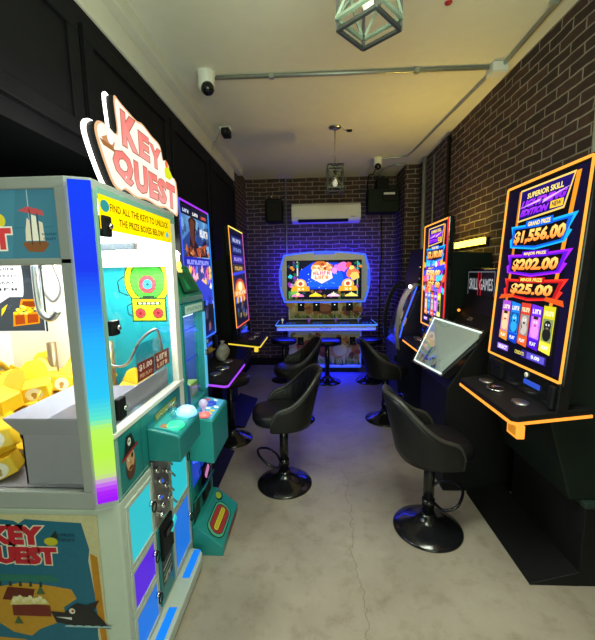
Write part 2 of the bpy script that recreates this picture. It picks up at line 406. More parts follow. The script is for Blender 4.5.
def bucket_stool(label, loc, rz):
    root = thing('bar_stool', label, 'bar stool', (0, 0, 0), 'bucket bar stools at the machines')
    sz = .56
    stool_base(root, sz)
    # foot ring: a D shaped loop hung off the column, in front
    pts = [(.03, -.02, .165), (.05, -.095, .175), (.11, -.118, .21), (.17, -.06, .245), (.185, 0, .255), (.17, .06, .245), (.11, .118, .21), (.05, .095, .175), (.03, .02, .165)]
    G().tube(curve_pts(pts, 6), .0085, 10).tube([(0, 0, .145), (0, 0, .185)], .036, 20).build('footrest', GLOSSB, root)
    # seat cushion
    g = G(); g.smooth = True; n = 40; prof = [(.16, sz - .075), (.2, sz - .068), (.212, sz - .045), (.213, sz - .02), (.2, sz + .002), (.17, sz + .012), (.09, sz + .010), (.01, sz + .007)]
    rings = []
    for r, z in prof:
        ring = []
        for i in range(n):
            a = 2 * PI * i / n; ca, sa = math.cos(a), math.sin(a); e = .72
            r2 = r * .87; x = r2 * math.copysign(abs(ca) ** e, ca) * (1.06 if ca > 0 else .98) + .02
            y = r2 * math.copysign(abs(sa) ** e, sa)
            ring.append((x, y, z))
        rings.append(g.add(ring))
    for a, b in zip(rings, rings[1:]):
        for i in range(n): j = (i + 1) % n; g.face((a + i, a + j, b + j, b + i))
    g.face([rings[0] + i for i in range(n)][::-1]); g.face([rings[-1] + i for i in range(n)])
    g.build('seat', LEATHER, root)
    # wrap-round shell: back high, sweeping down into two arms
    def top(t):           # t in -1..1 round the shell
        a = abs(t); k = .5 + .5 * math.cos(min(1, max(0, (a - .10) / .88)) * PI)
        return sz + .05 + .225 * k - .075 * (max(0, (a - .86) / .14)) ** 2
    def shell_pt(t, h, off):
        ang = PI + t * math.radians(107); ca, sa = math.cos(ang), math.sin(ang); e = .8
        flare = .045 * h * max(0, 1 - abs(t) * .8)
        r = .192 + flare + off
        x = r * math.copysign(abs(ca) ** e, ca) + .02 - .05 * h * max(0, 1 - abs(t) * 1.1)
        y = (r + .012) * math.copysign(abs(sa) ** e, sa)
        z0 = sz - .085
        return (x, y, z0 + (top(t) - z0) * h)
    g = G(); g.smooth = True; nt, nh = 48, 8
    for off, flip in ((.014, 0), (-.016, 1)):
        base = []
        for j in range(nh + 1):
            base.append(g.add([shell_pt(-1 + 2 * i / nt, j / nh, off * (1 - .25 * (j / nh) ** 4) + (0 if not flip else -.004 * abs(math.sin(i * PI / 3)) * (j > 3))) for i in range(nt + 1)]))
        for a, b in zip(base, base[1:]):
            for i in range(nt):
                q = (a + i, a + i + 1, b + i + 1, b + i); g.face(q if flip else q[::-1])
        if off > 0: bo = base
        else: bi = base
    for i in range(nt):
        g.face((bo[-1] + i, bo[-1] + i + 1, bi[-1] + i + 1, bi[-1] + i)[::-1]); g.face((bo[0] + i, bi[0] + i, bi[0] + i + 1, bo[0] + i + 1)[::-1])
    for e in (0, nt):
        for j in range(nh):
            q = (bo[j] + e, bo[j + 1] + e, bi[j + 1] + e, bi[j] + e); g.face(q if e == 0 else q[::-1])
    sh = g.build('backrest', LEATHER, root)
    rim = [Vector(shell_pt(-1 + 2 * i / 40, 1, 0)) + Vector((0, 0, .004)) for i in range(41)]
    fr = [shell_pt(1, h, 0) for h in (.75, .5, .25, .05)]; fl = [shell_pt(-1, h, 0) for h in (.05, .25, .5, .75)]
    G().tube(fl + rim + fr, .0125, 8).build('piping', PIPING, sh)
    root.location = loc; root.rotation_euler = (0, 0, math.radians(rz))
    return root

def copy_tree(o, parent=None):
    c = o.copy(); COL.objects.link(c)
    if parent is not None: c.parent = parent
    for ch in o.children: copy_tree(ch, c)
    return c
st0 = bucket_stool('black bucket bar stool facing the large lit screen on the right brick wall', (.655, 1.95, 0), 4)
for lab, loc, rz in (('black bucket bar stool alone in mid aisle, its seat turned to the left wall', (-.225, 2.38, 0), 190),
                     ('black bucket bar stool partly hidden behind the mid aisle stool', (-.20, 3.50, 0), 190),
                     ('black bucket bar stool facing right, just ahead of the white and blue game cabinet', (.71, 3.52, 0), 2)):
    c = copy_tree(st0); c.location = loc; c.rotation_euler = (0, 0, math.radians(rz)); c['label'] = lab

def round_stool(label, loc):
    root = thing('round_stool', label, 'stool', (0, 0, 0), 'round backless stools')
    stool_base(root, .6, .185)
    G().lathe([(.05, .525), (.165, .53), (.178, .545), (.18, .575), (.17, .592), (.12, .6), (.01, .602)], n=40).build('seat', LEATHER, root)
    root.location = loc
    return root
r0 = round_stool('round backless stool at the left end of the white and blue game cabinet', (-.43, 4.86, 0))
for lab, loc in (('round backless stool in front of the middle of the white and blue game cabinet', (.17, 4.77, 0)),
                 ('round backless stool at the right end of the white and blue game cabinet', (.745, 4.81, 0)),
                 ('round stool base and seat tucked beside the purple-lit machine', (-.76, 3.05, 0))):
    c = copy_tree(r0); c.location = loc; c['label'] = lab
r0.children

# ------------------------------------------------------------------ wall-side gaming machines with upright screens
class Pl:
    """plane of a screen: lower-left corner O, U across, V up, N to the player"""
    def __init__(s, O, U, V, W, H): s.O, s.U, s.V = Vector(O), Vector(U).normalized(), Vector(V).normalized(); s.N = s.U.cross(s.V); s.W, s.H = W, H
    def box(s, g, u0, u1, v0, v1, n0, n1):
        return g.obox(s.O + s.U * u0 + s.V * v0 + s.N * n0, s.U * (u1 - u0), s.V * (v1 - v0), s.N * (n1 - n0))
    def art(s, m, **k): return Art(s.O + s.U * m + s.V * m, s.U, s.V, s.W - 2 * m, s.H - 2 * m, **k)

def jackpot_art(a, amounts, lively):
    a.rect(0, 0, 1, 1, '05030c')
    a.pg([(.0, 0), (.12, 0), (.2, 1), (.0, 1)], '0a0620'); a.pg([(.93, 0), (1, 0), (1, 1), (.88, 1)], '0c0628')
    a.pg([(.15, .3), (.19, .3), (.21, .98), (.17, .98)], 'c8741c'); a.pg([(.78, .3), (.82, .3), (.93, .98), (.88, .98)], 'e08a1e')
    a.pg([(.19, .80), (.80, .82), (.88, .985), (.19, .985)], 'e6c060'); a.pg([(.205, .81), (.785, .83), (.86, .975), (.205, .975)], '1a0a60')
    a.text('SUPERIOR SKILL', .3, .925, .76, .955, 'f4dc6a', bold=.03)
    a.text('LIGHTNING', .23, .875, .80, .918, 'a63cff', '7a14e8', bold=.06, shear=.03, edge='1a0440')
    a.text('EDITION', .23, .83, .60, .868, 'a63cff', '7a14e8', bold=.06, shear=.03, edge='1a0440')
    a.pg([(.2, .88), (.5, .905), (.48, .89), (.86, .925), (.52, .876), (.54, .893)], 'd8a8ff')
    a.rect(.63, .835, .78, .872, 'f0c030'); a.text('NEW', .65, .842, .76, .866, '1a0440', bold=.03)
    specs = ((.64, .79, '18a8e8', '0a5cd0', 'GRAND PRIZE', amounts[0], .10), (.49, .62, 'a020f0', '5a10c8', 'MAJOR PRIZE', amounts[1], .13), (.355, .475, 'f03020', 'b01418', 'MINOR PRIZE', amounts[2], .15))
    for v0, v1, c1, c2, nm, am, m in specs:
        h = v1 - v0
        a.pg([(.12, v0 + .1 * h), (.5, v0 - .06 * h), (.86, v0 + .1 * h), (.92, v0 + .45 * h), (.88, v0 + .5 * h), (.96, v1), (.5, v1 - .1 * h), (.1, v1 - .05 * h), (.14, v0 + .5 * h), (.10, v0 + .42 * h)], c1)
        a.pg([(.14, v0 + .15 * h), (.5, v0 + .0 * h), (.84, v0 + .15 * h), (.91, v1 - .09 * h), (.5, v1 - .18 * h), (.13, v1 - .13 * h)], c2)
        a.pg([(.17, v0 + .2 * h), (.5, v0 + .08 * h), (.81, v0 + .2 * h), (.86, v1 - .17 * h), (.5, v1 - .24 * h), (.17, v1 - .2 * h)], '07040c')
        a.rect(.33, v1 - .22 * h, .69, v1 + .05 * h, c2); a.text(nm, .36, v1 - .16 * h, .66, v1 + .0 * h, 'ffe060', bold=.03)
        a.text(am, m + .07, v0 + .17 * h, .85 - (m - .1), v1 - .27 * h, 'ffd870', 'f06a10', bold=.05, shear=.02, edge='5a1c04', eb=.03)
    # five game tiles
    tops = ('9a4cc0', '1a78d8', 'c83a28', '6a2ae0', 'c8c020'); feet = ('e08a20', '0a3cc0', 'e05a20', '4a12c0', 'e8d840')
    for i in range(5):
        u0 = .12 + i * .155; u1 = u0 + .14
        a.pg([(u0, .12), (u1, .10 + .01), (u1, .335 - .01 * (i % 2)), (u0, .335)], tops[i])
        a.pg([(u0 + .01, .155), (u1 - .01, .15), (u1 - .01, .27), (u0 + .01, .27)], ('d8a070', '0e4890', '8a8078', 'c070d8', '7a8850')[i])
        a.text(('~4', '~4', '~6', '~4', '~6')[i], u0 + .015, .285, u1 - .015, .31, 'fff0c0', bold=.04)
        c = (.5 * (u0 + u1)); sk = ('f0c090', '2a9cf0', 'b8b0a8', 'e08ae0', '1a1a18')[i]
        a.oval(c, .19, .05, .035, sk); a.oval(c, .235, .042, .028, sk)
        a.oval(c - .015, .24, .008, None, 'ffffff'); a.oval(c + .015, .24, .008, None, 'ffffff')
        a.oval(c - .015, .24, .004, None, '101010'); a.oval(c + .015, .24, .004, None, '101010')
        a.oval(c, .222, .018, .006, ('a03020', '0a2050', '303030', 'a04090', '706050')[i])
        if i in (0, 3): a.rect(c - .03, .255, c + .03, .272, '2a1a10')
        if i == 2: a.pg([(c - .04, .17), (c - .02, .2), (c - .04, .22)], '802018')
        a.pg([(u0, .10), (u1, .09), (u1, .145), (u0, .15)], feet[i]); a.text('PLAY', u0 + .03, .112, u1 - .03, .132, 'ffffff', bold=.02)
    a.pg([(.04, .34), (.3, .36), (.28, .38), (.08, .37)], 'd05018'); a.pg([(.96, .34), (.72, .36), (.74, .38), (.94, .37)], 'd05018')
    a.rect(.12, .03, .31, .065, '8a60d8'); a.text('SELECT', .14, .037, .29, .058, 'ffffff', bold=.02)
    a.rect(.52, .03, .85, .075, '2a1a70'); a.text('CREDITS', .42, .04, .56, .06, 'e0d060'); a.rect(.6, .035, .83, .07, '5a50c0'); a.text('0.00', .66, .043, .77, .062, 'ffffff', bold=.02)
    if lively:                                                          # a crowd of bright symbols over the middle
        for v, n, r in ((.62, 9, .05), (.47, 11, .055), (.36, 10, .05)):
            for i in range(n):
                a.blob(.06 + .9 * i / (n - 1), v + random.uniform(-.02, .02), r, random.choice(('e84a8a', 'f0b030', '3a6af0', 'f4e8d0', '28c0e0', 'c040e0', 'f06020')), jit=.3)
        a.pg([(0, .5), (1, .56), (1, .61), (0, .55)], '1a3cf0')
        a.text(amounts[1], .15, .5, .8, .56, 'fff0a0', 'f0a020', bold=.05, edge='301008')

def dragon_art(a, *_):
    a.rect(0, 0, 1, 1, '0a0c24'); a.rect(0, .62, 1, 1, '26407c'); a.pg([(0, .74), (.4, .87), (1, .80), (1, .95), (0, .97)], '4a78ac'); a.pg([(.3, .62), (1, .62), (1, .74), (.5, .72)], '7aa6d0')
    for i in range(22): a.blob(random.random(), random.uniform(.80, .93), .07, random.choice(('38507c', '5a88b8', '24345c', '6a9cc8')), jit=.4)
    a.rect(0, .93, 1, 1, '10102a')
    for i, t in enumerate(('~4', '~4', '~4')): a.text(t, .06 + .33 * i, .948, .26 + .33 * i, .972, ('d0e0ff', 'ffffff', 'ff6a50')[i], bold=.03)
    a.pg([(.05, .63), (.2, .70), (.26, .80), (.22, .90), (.34, .94), (.5, .915), (.46, .84), (.42, .76), (.6, .70), (.75, .76), (.92, .80), (.84, .70), (.97, .64)], '2a1614')
    a.pg([(.26, .78), (.25, .88), (.34, .92), (.44, .90), (.40, .83), (.40, .74), (.34, .70)], '5a3020')
    a.pg([(.45, .70), (.9, .75), (.8, .66), (.5, .64)], 'a04c26'); a.pg([(.55, .69), (.8, .71), (.74, .67)], 'd8863c'); a.pg([(.2, .66), (.35, .7), (.3, .64)], 'd88a44')
    for i in range(14): a.blob(random.uniform(.1, .95), random.uniform(.63, .70), .04, random.choice(('3a2018', '7a3c20', '281410', 'b8683a')), jit=.5)
    a.text('~5', .62, .80, .96, .86, 'f0e8e0', 'c04838', bold=.04, edge='2a0c08')
    a.rect(0, .55, 1, .63, '1a20a0'); a.text('~13', .08, .575, .92, .61, 'a0a8ff', bold=.03)
    for r in range(5):
        for i in range(9):
            a.blob(.06 + .11 * i, .53 - .05 * r, .055, random.choice(('e060a0', 'f0b0c0', '5a70e8', 'e8e0d8', '8a50d0', '30408a', 'f0c050')), jit=.35)
    a.pg([(0, .38), (.5, .46), (1, .36), (1, .22), (.5, .3), (0, .24)], '2038c0')
    for i in range(12): a.blob(random.random(), random.uniform(.22, .4), .05, random.choice(('3a60f0', '1a2890', '80a0f0', 'c0c8f0')), jit=.4)
    a.rect(0, .02, 1, .24, '0c0c18')
    for i in range(10): a.blob(random.uniform(.05, .95), random.uniform(.05, .22), .06, random.choice(('705040', 'a08070', '403a60', 'c0a080', '28284a')), jit=.4)

def gold_art(a, *_):
    a.rect(0, 0, 1, 1, '0a0a30')
    for i, (v, c, t) in enumerate(((.86, '2a3a80', '~5'), (.76, '1c2a6a', '~7'), (.66, '3a2a9a', '~5'), (.56, '3a3010', '~6'))):
        a.rect(.1, v, .92, v + .08, c); a.text(t, .2, v + .02, .8, v + .06, ('c8d0f0', '8090d0', 'b0a0f0', 'f0c050')[i], bold=.03)
    a.pg([(0, .52), (1, .55), (1, .58), (0, .55)], '3040f0')
    a.oval(.5, .36, .42, .13, 'd04010'); a.oval(.5, .36, .36, .10, 'f0b030'); a.rect(.04, .30, .96, .36, 'f08a20'); a.text('~7', .1, .31, .9, .35, 'fff4c0', bold=.04, edge='701808')
    a.oval(.5, .4, .16, .05, 'fff0c0')
    for i in range(7): a.blob(.1 + .13 * i, .26, .06, random.choice(('f0c050', 'c03020', 'e0d8c0', '4060c0')), jit=.3)
    a.rect(0, .03, 1, .22, '101028')
    for i in range(12): a.blob(random.uniform(.06, .94), random.uniform(.06, .2), .05, random.choice(('806030', '40508a', 'a09070', '305040')), jit=.4)

def slot(label, d, xb, xt, y0, y1, zb, zt, dk, art, border, deckc, ramp, amounts=None, es=1.6):
    """d=+1: stands against the right wall, player on its -x side; d=-1 mirrored. dk = (x edge, z, y0, y1, back x)"""
    wall = XR - .012 if d > 0 else XL - .0 + .05
    root = thing('slot_machine', label, 'gaming machine', (wall - d * .2, (y0 + y1) / 2, 0), 'upright-screen gaming machines')
    if d > 0: O, U = (xb, y1, zb), (0, -1, 0)
    else: O, U = (xb, y0, zb), (0, 1, 0)
    V = Vector((xt - xb, 0, zt - zb)); pl = Pl(O, U, V, y1 - y0, V.length); W, Hh = pl.W, pl.H
    X = lambda k: xb + d * k
    rx, ri, ry0, ry1 = ramp
    # body behind the screen and under the deck
    body = G().prof_y([(X(.03), zb - .11), (xt + d * .045, zt - .005), (xt + d * .075, zt - .01), (xt + d * .075, zb + .655), (wall, zb + .64), (wall, .43), (ri - d * .06, .43), (X(.01), dk[1] - .02)], y0 + .06, y1 - .005)
    body.build('body', BLACK if d < 0 else DGREEN, root, bevel=.006)
    G().box(min(ri, wall), max(ri, wall), ry0, min(max(y1, ry0 + .1), ry1), 0, .40).build('pedestal', BLACK, root, bevel=.004)
    G().box(min(ri - d * .004, wall), max(ri - d * .004, wall), ry0 - .004, min(max(y1, ry0 + .1), ry1), .40, .43).build('pedestal_cap', mat('green_black_cap', (.014, .03, .022), .45), root, bevel=.003)  # added slab, its greenish tone stands for light on the pedestal top
    G().prof_y([(rx, 0), (rx, .006), (ri + d * .008, .075), (ri + d * .008, 0)], ry0, ry1).build('footrest', BLACK, root, bevel=.002)
    # lower fascia with bill slot between deck and screen
    fa = G().obox(pl.O + pl.V * -.135 + pl.N * -.05, pl.U * W, pl.V * .13, pl.N * .05)
    fa = fa.build('fascia', GLOSSB, root, bevel=.004)
    b = G(); pl.box(b, .12 * W, .30 * W, -.115, -.02, -.001, .018); b = b.build('bill_acceptor', BLACK, fa, bevel=.004)
    b = G(); pl.box(b, .16 * W, .26 * W, -.062, -.05, .018, .0195); b.build('slot_opening', GLOSSB, b and fa)
    b = G(); pl.box(b, .60 * W, .80 * W, -.075, -.05, .0, .006); b.build('card_reader', led('blue_led_dim', (.02, .10, .8), .8), fa, bevel=.003)
    b = G(); b.lathe([(.001, 0), (.013, 0), (.013, .006), (.001, .006)], n=20)
    R = Matrix((pl.U, pl.V, pl.N)).transposed(); q = pl.O + pl.U * .62 * W + pl.V * -.03
    b.v = [tuple(R @ Vector(p) + q) for p in b.v]; b.build('button', WHITE, fa)
    b = G(); pl.box(b, W - .045, W - .012, -.125, -.02, 0, .02); b.build('lock_post', BLACK, fa, bevel=.006)
    # screen: frame, led border, display
    f = G(); pl.box(f, -.012, W + .012, -.012, Hh + .012, -.04, 0); f = f.build('screen_frame', GLOSSB, root, bevel=.006)
    ed = G(); wd = .0065 if d > 0 else .004
    cl, cr, ct, cb = border
    for (u0, u1, v0, v1, c) in ((-.004, wd, 0, Hh, cl), (W - wd, W + .004, 0, Hh, cr), (wd, W - wd, Hh - wd, Hh + .004, ct), (wd, W - wd, -.004, wd, cb)):
        n = 6 if isinstance(c, tuple) else 1
        for i in range(n):
            cc = c if n == 1 else tuple(c[0][k] + (c[1][k] - c[0][k]) * i / (n - 1) for k in range(3))
            ed.col(hexc(cc) if isinstance(cc, str) else cc)
            if v1 - v0 > u1 - u0: pl.box(ed, u0, u1, v0 + (v1 - v0) * i / n, v0 + (v1 - v0) * (i + 1) / n, -.012, .006)
            else: pl.box(ed, u0 + (u1 - u0) * i / n, u0 + (u1 - u0) * (i + 1) / n, v0, v1, -.012, .006)
    ed.build('led_border', ink('led_border_glow', 1.5), f)
    a = pl.art(.02); a.rect(-.012, -.008, 1.012, 1.008, '020203'); 
    art(a, amounts, art is jackpot_art and amounts and amounts[1] != '$202.00')
    a.build('display', ink('screen_glow_%.1f' % es, es), f)
    # deck with led edge, cup holder and buttons
    dx, dz, dy0, dy1, dbx = dk
    ch = .05
    out = [(dx, dy0 + ch * .4), (dx, dy1 - ch * .4), (dx + d * ch * .4, dy1), (dbx, dy1), (dbx, dy0), (dx + d * ch * .4, dy0)]
    de = G().extr([(x, y, dz + (x - dx) * d * .12) for x, y in out], (0, 0, .03)); de = de.build('deck', BLACK, root, bevel=.005)
    e = G(); h = .011
    for (p, q2) in zip([out[4], out[5], out[0], out[1], out[2]], [out[5], out[0], out[1], out[2], out[3]]):
        P0 = Vector((p[0], p[1], dz + (p[0] - dx) * d * .12 - h)); P1 = Vector((q2[0], q2[1], dz + (q2[0] - dx) * d * .12 - h))
        tv = (P1 - P0).normalized(); n = tv.cross(Vector((0, 0, 1))).normalized()
        e.obox(P0 - n * .004, P1 - P0, n * .008, (0, 0, h + .001))
    e.build('led_edge', deckc, de)
    cy = (y0 + y1) / 2; mx = dx + d * .10; zz = dz + .032 + .012
    rg = G().lathe([(.038, zz - .006), (.05, zz - .004), (.05, zz + .004), (.044, zz + .006), (.036, zz - .002)], (mx, cy + d * .03, 0), 28)
    rg.build('cup_holder', CHROME, de)
    for k in (-1, 1):
        G().lathe([(.03, zz - .006), (.046, zz - .004), (.044, zz + .003), (.036, zz + .005), (.001, zz + .005)], (mx + d * .01, cy + k * .17, 0), 28, sx=.8).build('play_button', STEEL, de)
    # lit ticket tag under the deck
    if art is dragon_art: return root
    tg = G().box(min(dx + d * .02, dx + d * .055), max(dx + d * .02, dx + d * .055), dy0 + .0, dy0 + (.085 if d > 0 else .04), dz - (.075 if d > 0 else .05), dz - .012).build('lit_tag', deckc, root, bevel=.004)
    G().box(min(dx + d * .015, dx + d * .03), max(dx + d * .015, dx + d * .03), dy0 + .01, dy0 + (.065 if d > 0 else .03), dz - (.06 if d > 0 else .042), dz - .02).build('tag_face', mat('amber_tag', (.25, .1, .01), .4, emit=(.8, .3, .02), es=.6), tg)
    return root
GOLD = 'ffa63c'; 
s1 = slot('gaming machine nearest on right, screen reading $1,556.00, gold light border', 1, 1.056, 1.114, 1.53, 2.16, 1.01, 1.95, (.868, .83, 1.53, 2.12, 1.20), jackpot_art, (GOLD, GOLD, GOLD, GOLD), led('amber_led', (1, .33, .03), 1.5), (1.02, 1.243, 1.57, 2.30), ('$1,556.00', '$202.00', '$25.00'), 1.5)
G().box(1.30, 1.40, 1.583, 1.591, .52, .57).build('vent', BLACK, s1, bevel=.002)
slot('gaming machine further along the right brick wall, crowded screen edged gold and red', 1, 1.05, 1.06, 2.92, 3.52, 1.0, 1.915, (.87, .83, 2.92, 3.52, 1.15), jackpot_art, (GOLD, 'ff2a1a', GOLD, GOLD), led('amber_led', (1, .33, .03), 1.5), (1.02, 1.243, 2.92, 3.55), ('$2,180.00', '$250.00', '$25.00'), 1.6)
slot('gaming machine behind the claw machines, dragon screen edged purple and blue', -1, -.78, -.80, 2.14, 2.72, 1.05, 1.95, (-.55, .80, 2.13, 2.70, -.85), dragon_art, ('3a50d0', '2a78d0', '9a30e0', '2a6ce0'), led('purple_led', (.42, .06, 1), 1.1), (-.69, -.90, 2.12, 2.83), None, 1.3)
slot('gaming machine at the far end of the left black wall, tall screen edged yellow', -1, -.745, -.79, 3.32, 3.96, .985, 1.94, (-.52, .81, 3.28, 3.84, -.82), gold_art, ('f0a030', 'a8508a', 'f0e060', 'e05030'), led('yellow_led', (1, .72, .05), 1.0), (-.69, -.90, 3.28, 4.10), None, 1.1)

# ------------------------------------------------------------------ slanted-glass skill machine between the two right screens
root = thing('skill_game_cabinet', 'black cabinet with a slanted glass playfield between the two right gaming machines', 'arcade machine', (1.2, 2.5, 0))
a0, a1 = 2.31, 2.88
G().prof_y([(.87, 0), (.87, .72), (1.08, 1.07), (1.17, 1.19), (1.23, 1.52), (1.42, 1.52), (1.42, 0)], a0, a1).build('body', BLACK, root, bevel=.006)
P00, P10, P11, P01 = Vector((.795, a1 - .03, .775)), Vector((.825, a0 + .005, .81)), Vector((1.13, a0 + .005, 1.10)), Vector((.95, a1 - .03, 1.15))
U = (P10 - P00).normalized(); Vv = (P01 - P00); Vv = (Vv - U * Vv.dot(U)); pl = Pl(P00, U, Vv, (P10 - P00).length, Vv.length)
n = pl.N
g = G().extr([P00, P10, P11, P01], -n * .06); g.build('playfield_box', GLOSSB, root, bevel=.003)
def lerp4(u, v): return (P00 * (1 - u) + P10 * u) * (1 - v) + (P01 * (1 - u) + P11 * u) * v
inn = [lerp4(.05, .06), lerp4(.95, .06), lerp4(.95, .95), lerp4(.05, .95)]
G().extr([p + n * .002 for p in inn], n * .002).build('playfield', mat('pale_playfield', (.36, .42, .38), .2, emit=(.5, .62, .6), es=.22, vary=.1, scale=14), root)
g = G()
for u0, v0, u1, v1 in ((.03, .03, .97, .06), (.03, .94, .97, .97), (.03, .06, .05, .94)):
    g.extr([lerp4(u0, v0) + n * .001, lerp4(u1, v0) + n * .001, lerp4(u1, v1) + n * .001, lerp4(u0, v1) + n * .001], n * .006)
g.build('light_strip', led('white_led', (.85, 1, .9), 1.8), root)
g = Art(inn[0] + n * .006, inn[1] - inn[0], inn[3] - inn[0], (inn[1] - inn[0]).length, (inn[3] - inn[0]).length)
g.pg([(.3, .04), (.38, .04), (.44, .4), (.36, .38)], '3a50d8')
for i in range(26): g.blob(random.uniform(.06, .9), random.uniform(.03, .2), .022, random.choice(('50a050', 'c0b050', 'b04030', 'e0e0d0', '3060a0')), jit=.3)
g.line([(.05, .24), (.93, .22)], .006, 'bff0d8')
g.build('playfield_print', INK, root)
G().extr([P00 + n * .012, P10 + n * .012, P11 + n * .012, P01 + n * .012], n * .004).build('glass_top', glass('playfield_glass', (.97, .98, .97), .05), root)
b = G().box(1.195, 1.245, a0 + .09, a1 - .03, 1.29, 1.51).build('marquee', GLOSSB, root, bevel=.004)
a = Art((1.194, a1 - .04, 1.30), (0, -1, 0), (0, 0, 1), a1 - a0 - .14, .2)
a.rect(0, 0, 1, 1, '08080c'); a.line([(.03, .06), (.97, .06), (.97, .94), (.03, .94), (.03, .06)], .005, '909aa0')
a.text('SKILL GAMES', .08, .3, .92, .7, 'd8dce0', bold=.0, edge='40444a'); a.rect(.40, .1, .43, .92, 'd01830'); a.rect(.5, .1, .53, .92, 'd01830')
a.build('marquee_sign', ink('marquee_glow', .7), b)
a = Art((1.125, 2.66, 1.137), (0, -1, 0), (.6, 0, .8), .09, .03); a.text('~3', .0, 0, .8, 1, 'a09080', bold=.02); a.build('emblem', INK, root)
G().ball((1.14, a1 - .03, 1.19), .012).build('lamp', led('amber_led', (1, .33, .03), 1.5), root)

# ------------------------------------------------------------------ curved machine behind
root = thing('arcade_machine', 'dark arcade machine with a curved silver side arch near the back right corner', 'arcade machine', (1.15, 4.05, 0))
arc = curve_pts([(.86, 0, .70), (.845, 0, .9), (.875, 0, 1.12), (.94, 0, 1.29), (1.03, 0, 1.375), (1.09, 0, 1.36)], 6)
G().ball((.985, 3.715, 1.345), .018).build('spot_lamp', led('halo_white_led', (1, .97, .9), 4.5), root)  # small white glowing ball at the bright spot of the arch
for y in (3.72, 4.36):
    pts = [(p.x, y, p.z) for p in arc]; inner = [(p.x + .036 - .0 * i, y, p.z - .025) for i, p in enumerate(arc)]
    G().extr(pts + inner[::-1], (0, .05, 0)).build('side_arch', STEEL if y < 4 else BLACK, root, bevel=.012, seg=3)
G().prof_y([(.90, 0), (.88, .70), (.93, .86), (1.10, 1.30), (1.42, 1.32), (1.42, 0)], 3.78, 4.36).build('body', mat('dark_blue_laminate', (.012, .014, .05), .35, vary=.2), root, bevel=.006)
g = G().obox((1.06, 3.78, 1.30), (.03, 0, 0), (0, .58, 0), (.10, 0, .44)); g.build('monitor', BLACK, root, bevel=.006)
for z in (1.42, 1.54): G().ball((1.095, 3.78, z), .012).build('bolt', STEEL, root)
G().tube([(.905, 3.775, .80), (.945, 3.775, .98), (1.02, 3.775, 1.2), (1.07, 3.775, 1.34)], .007, 8).build('light_strip', led('blue_led', (.04, .12, 1), 1.6), root)
a = Art((.925, 4.34, .88), (0, -1, 0), (.36, 0, .93), .56, .44); a.rect(0, 0, 1, 1, '1a1a30')
for i in range(16): a.blob(random.random(), random.random(), .1, random.choice(('c0a060', '8a3a50', '304a80', '506a40', 'd0c0a0')))
a.build('art_panel', ink('dim_art_glow', .35, lit_print=True), root)
G().box(.868, .885, 3.8, 3.86, .35, .6).build('coin_door', BLACK, root, bevel=.003)

# ------------------------------------------------------------------ white and blue cabinet on the back wall
root = thing('arcade_cabinet', 'white four player arcade cabinet with blue edge light against the back brick wall', 'arcade cabinet', (.15, 5.35, 0))
BLED = led('blue_led', (.04, .12, 1), 1.6); BLEDS = led('blue_led_soft', (.03, .10, .9), 1.0)
BX, cxm = .15, .15
G().box(-.05, .35, 5.42, 5.62, .0, 1.70).build('column', BLACK, root, bevel=.01)
# barrel-shaped screen housing
def barrel(s, n=10):
    pts = []; cx, cz = .15, 1.412; w, h = .61 * s, .352 * s
    for (ax, az), (bx, bz), bul in (((-1, -1), (1, -1), (0, -.035)), ((1, -1), (1, 1), (.13, 0)), ((1, 1), (-1, 1), (0, .15)), ((-1, 1), (-1, -1), (-.13, 0))):
        for i in range(n):
            t = i / n; k = 4 * t * (1 - t)
            r = .96 if 0 < i < n else .975
            pts.append((cx + w * (ax + (bx - ax) * t + bul[0] * k) * r, cz + h * (az + (bz - az) * t + bul[1] * k) * r))
    return pts
hs = G().extr([(x, 5.30, z) for x, z in barrel(.985)], (0, .12, 0)).build('screen_housing', GREYP, root, bevel=.012, seg=3)
ring = [(x, 5.318, z) for x, z in barrel(1.005)]
G().tube(ring, .014, 8, closed=True).build('led_rim', BLED, hs)
for (x, z, w, h) in ((.15, 1.785, .15, .02), (-.50, 1.42, .022, .12), (.80, 1.42, .022, .12)):
    G().box(x - w, x + w, 5.283, 5.299, z - h, z + h).build('light_badge', BLEDS, hs, bevel=.006)
a = Art((-.385, 5.298, 1.12), (1, 0, 0), (0, 0, 1), 1.06, .545)
a.rect(-.02, -.03, 1.02, 1.03, '050507'); a.rect(0, 0, 1, 1, '0a0c20')
a.pg([(.12, .25), (.9, .25), (.93, .7), (.8, .95), (.35, .98), (.16, .75)], '0a3ad8'); a.pg([(.25, .3), (.8, .3), (.75, .7), (.4, .8)], '1658f0')
for i in range(30): a.oval(random.uniform(.12, .9), random.uniform(.2, .9), .004 + .004 * random.random(), None, 'b0d8ff', 8)
a.rect(.12, .1, .14, 1, 'c8c0d0'); a.rect(.955, .1, .97, 1, '70a080')
a.blob(.03, .6, .03, '30c0d0'); a.blob(.04, .35, .03, 'd060c0'); a.rect(0, 0, .06, .2, '408050')
a.oval(.45, .82, .13, .15, 'e8b070'); a.oval(.45, .88, .09, .09, 'f0d0a0'); a.pg([(.33, .9), (.57, .9), (.5, 1.0), (.4, 1.0)], 'c86a28')   # plain round crest
a.pg([(.33, .75), (.6, .75), (.62, .55), (.47, .4), (.32, .55)], 'f4dcd0'); a.text('~5', .345, .64, .585, .73, 'e04878', bold=.05, edge='ffffff'); a.text('~4', .37, .52, .565, .62, 'f08030', bold=.05, edge='fff4e0')
for i in range(40): a.blob(random.choice((random.uniform(.0, .14), random.uniform(.86, 1))), random.uniform(.3, 1), .02, random.choice(('204060', '30a0a0', '8030a0', 'd08030', '206030', '101830')), jit=.5)
for i in range(16): a.blob(random.uniform(.32, .62), random.uniform(.72, .95), .022, random.choice(('f0c080', 'c06028', 'f8e8c0', 'e09050', 'a04020')), jit=.4)
